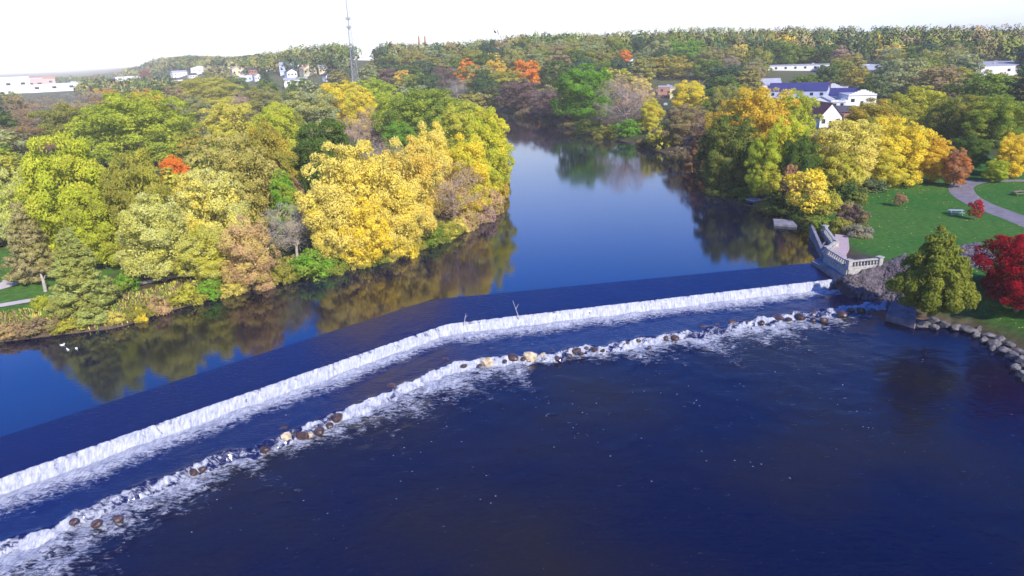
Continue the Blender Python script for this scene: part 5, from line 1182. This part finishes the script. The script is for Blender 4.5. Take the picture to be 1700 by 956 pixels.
for (nm, x, y, w, dp, h, rz, wl_, rf, lab, kd, rs) in TW:
    building(nm, x, y, w, dp, h, rz, wl_, rf, lab, cat='house' if nm == 'house' else 'building', kind=kd, rise=rs, ncol=3, door=False)
# brick chimney
p = gplace(1380, 108); mb = MB(); mb.lathe([(1.6, -2), (1.4, 4), (1.15, 12), (1.35, 12.2), (1.35, 12.8), (1.1, 12.9)], (0, 0, 0), 14)
o = mb.build('brick_chimney', M['brick']); o.location = p; tag(o, 'short square looking brick chimney above the distant warehouses', 'chimney')
for x, lab in ((696, 'left one of the two dark chimney stacks on the skyline'), (706, 'right one of the two dark chimney stacks on the skyline')):
    d = ray(x, 74); t = 800 / d[1]; x0, y0 = d[0] * t, 800.0; zt = CAM_H + ray(x, 60)[2] * 800 / ray(x, 60)[1]; z0 = gz(x0, y0)
    mb = MB(); mb.lathe([(1.5, -1), (1.0, (zt - z0) * .6), (.8, zt - z0), (.6, zt - z0 + .1)], (0, 0, 0), 10); o = mb.build('chimney_stack', M['brick']); o.location = (x0, y0, z0); tag(o, lab, 'chimney', 'chimney stacks on the skyline')
# lattice tower
TD = 420.0; d = ray(586, 108); tx = d[0] * TD / d[1]; tz = gz(tx, TD)
def zrow(y, x=584): dd = ray(x, y); return CAM_H + dd[2] * TD / dd[1] - tz
tower = empty('lattice_tower', (tx, TD, tz)); tag(tower, 'tall grey lattice radio tower above the left wood', 'radio tower')
zt = zrow(46); wid = lambda z: 3.3 + (0.95 - 3.3) * z / zt
cor = [(math.cos(a), math.sin(a)) for a in (.3, .3 + 2.094, .3 + 4.189)]
for c in cor: MB().bar((c[0] * wid(0), c[1] * wid(0), -.5), (c[0] * wid(zt), c[1] * wid(zt), zt), .14, .10, 6).build('leg', M['steel'], tower)
mb = MB(); z = 0
while z < zt - 1.5:
    z2 = min(z + wid(z) * 1.25, zt)
    for i in range(3):
        a, b = cor[i], cor[(i + 1) % 3]
        mb.bar((a[0] * wid(z), a[1] * wid(z), z), (b[0] * wid(z2), b[1] * wid(z2), z2), .045, .045, 4); mb.bar((b[0] * wid(z), b[1] * wid(z), z), (a[0] * wid(z2), a[1] * wid(z2), z2), .045, .045, 4)
        mb.bar((a[0] * wid(z2), a[1] * wid(z2), z2), (b[0] * wid(z2), b[1] * wid(z2), z2), .04, .04, 4)
    z = z2
mb.build('bracing', M['steel'], tower)
MB().bar((0, 0, zt - 1), (0, 0, zrow(22)), .36, .3, 8).build('mast', M['steel'], tower)
MB().bar((0, 0, zrow(22)), (0, 0, zrow(-25)), .3, .2, 6).build('antenna_rod', M['steel'], tower)
for yy, r_ in ((45, 1.4), (31, 1.4)):
    zz = zrow(yy)
    pf = MB().lathe([(r_ * .75, zz - .12), (r_ * .75, zz + .12)], (0, 0, 0), 12).build('platform', M['steel'], tower)
    for k in range(6):
        a = k * 1.047 + .4; MB().box((r_ * math.cos(a), r_ * math.sin(a), zz + .2), (.2, .3, 1.5), a).build('panel_antenna', M['steel'], tower)
# utility poles
UP = [(1122, 165, 9, 'utility pole with crossarm in front of the cream building'), (1160, 160, 9, 'utility pole just behind the bright yellow round tree'), (1377, 160, 8, 'thin lamp pole above the small stepped white shed'), (1268, 142, 9, 'thin utility pole behind the long grey roofed shed'),
      (90, 150, 14, 'white pole standing beside the long low white factory'), (183, 140, 13, 'left pole of the pair near the bright white store'), (193, 141, 11, 'thick right pole of the pair near the bright white store'), (218, 133, 12, 'thin pole behind the bright white store'),
      (268, 136, 12, 'thin pole right of the blue green town tree'), (313, 128, 12, 'thin white pole beside the white porch house'), (346, 126, 12, 'thin pole between the porch house and the pink house'), (440, 122, 13, 'tall pole over the dark conifer'), (172, 120, 16, 'pale thick pole far off on the plain')]
for x, y, h, lab in UP:
    p = gplace(x, y); o = empty('utility_pole', p); tag(o, lab, 'utility pole', 'poles standing in the town')
    MB().bar((0, 0, -1), (0, 0, h), .22, .16, 8).build('post', M['tablegrey'] if x < 300 else M['wood'], o)
    MB().box((0, 0, h - .7), (2.2, .16, .16), .4).build('crossarm', M['wood'], o)
# cars by the sheds
def car(x, y, rz, mat, lab):
    p = gplace(x, y); c = empty('parked_car', p, rz); tag(c, lab, 'car', 'cars parked by the buildings')
    prof = [(-2.2, .35), (-2.25, .85), (-1.6, .98), (-1.0, 1.45), (.5, 1.45), (1.15, 1.0), (2.1, .85), (2.2, .4)]
    mb = MB(); lo = [mb.b.verts.new((a, -.85, z)) for a, z in prof]; hi = [mb.b.verts.new((a, .85, z)) for a, z in prof]
    mb.b.faces.new(lo); mb.b.faces.new(hi[::-1])
    for i in range(len(prof)): mb.b.faces.new((lo[i], hi[i], hi[(i + 1) % len(prof)], lo[(i + 1) % len(prof)]))
    mb.build('body', mat, c, bevel=.06)
    for s in (-1, 1): MB().box((-.25, s * .84, 1.2), (1.5, .05, .36)).build('window', M['glass'], c)
    for a in (-1.35, 1.35):
        for s in (-1, 1): MB().bar((a, s * .72, .34), (a, s * .9, .34), .34, .34, 14).build('wheel', M['rubber'], c)
car(1396, 184, .2, M['darkpaint'], 'dark car parked between the white garages and the maroon roofed house'); car(1105, 176, 1.3, M['steel'], 'grey car parked below the brown brick annex')

# ------------------------------------------------------------------ haze
USE_HAZE = True
if USE_HAZE:
    mb = MB(); mb.box((0, 5000, 37), (32000, 33000, 86)); hz = mb.build('haze', M['white'])
    hm = bpy.data.materials.new('haze'); hm.use_nodes = True; n = hm.node_tree.nodes; n.remove(n['Principled BSDF']); pv = n.new('ShaderNodeVolumePrincipled')
    pv.inputs['Color'].default_value = (1, .98, .86, 1); pv.inputs['Density'].default_value = .00017; pv.inputs['Anisotropy'].default_value = -.3
    hm.node_tree.links.new(pv.outputs[0], n['Material Output'].inputs['Volume']); hz.data.materials.clear(); hz.data.materials.append(hm); tag(hz, kind='stuff')
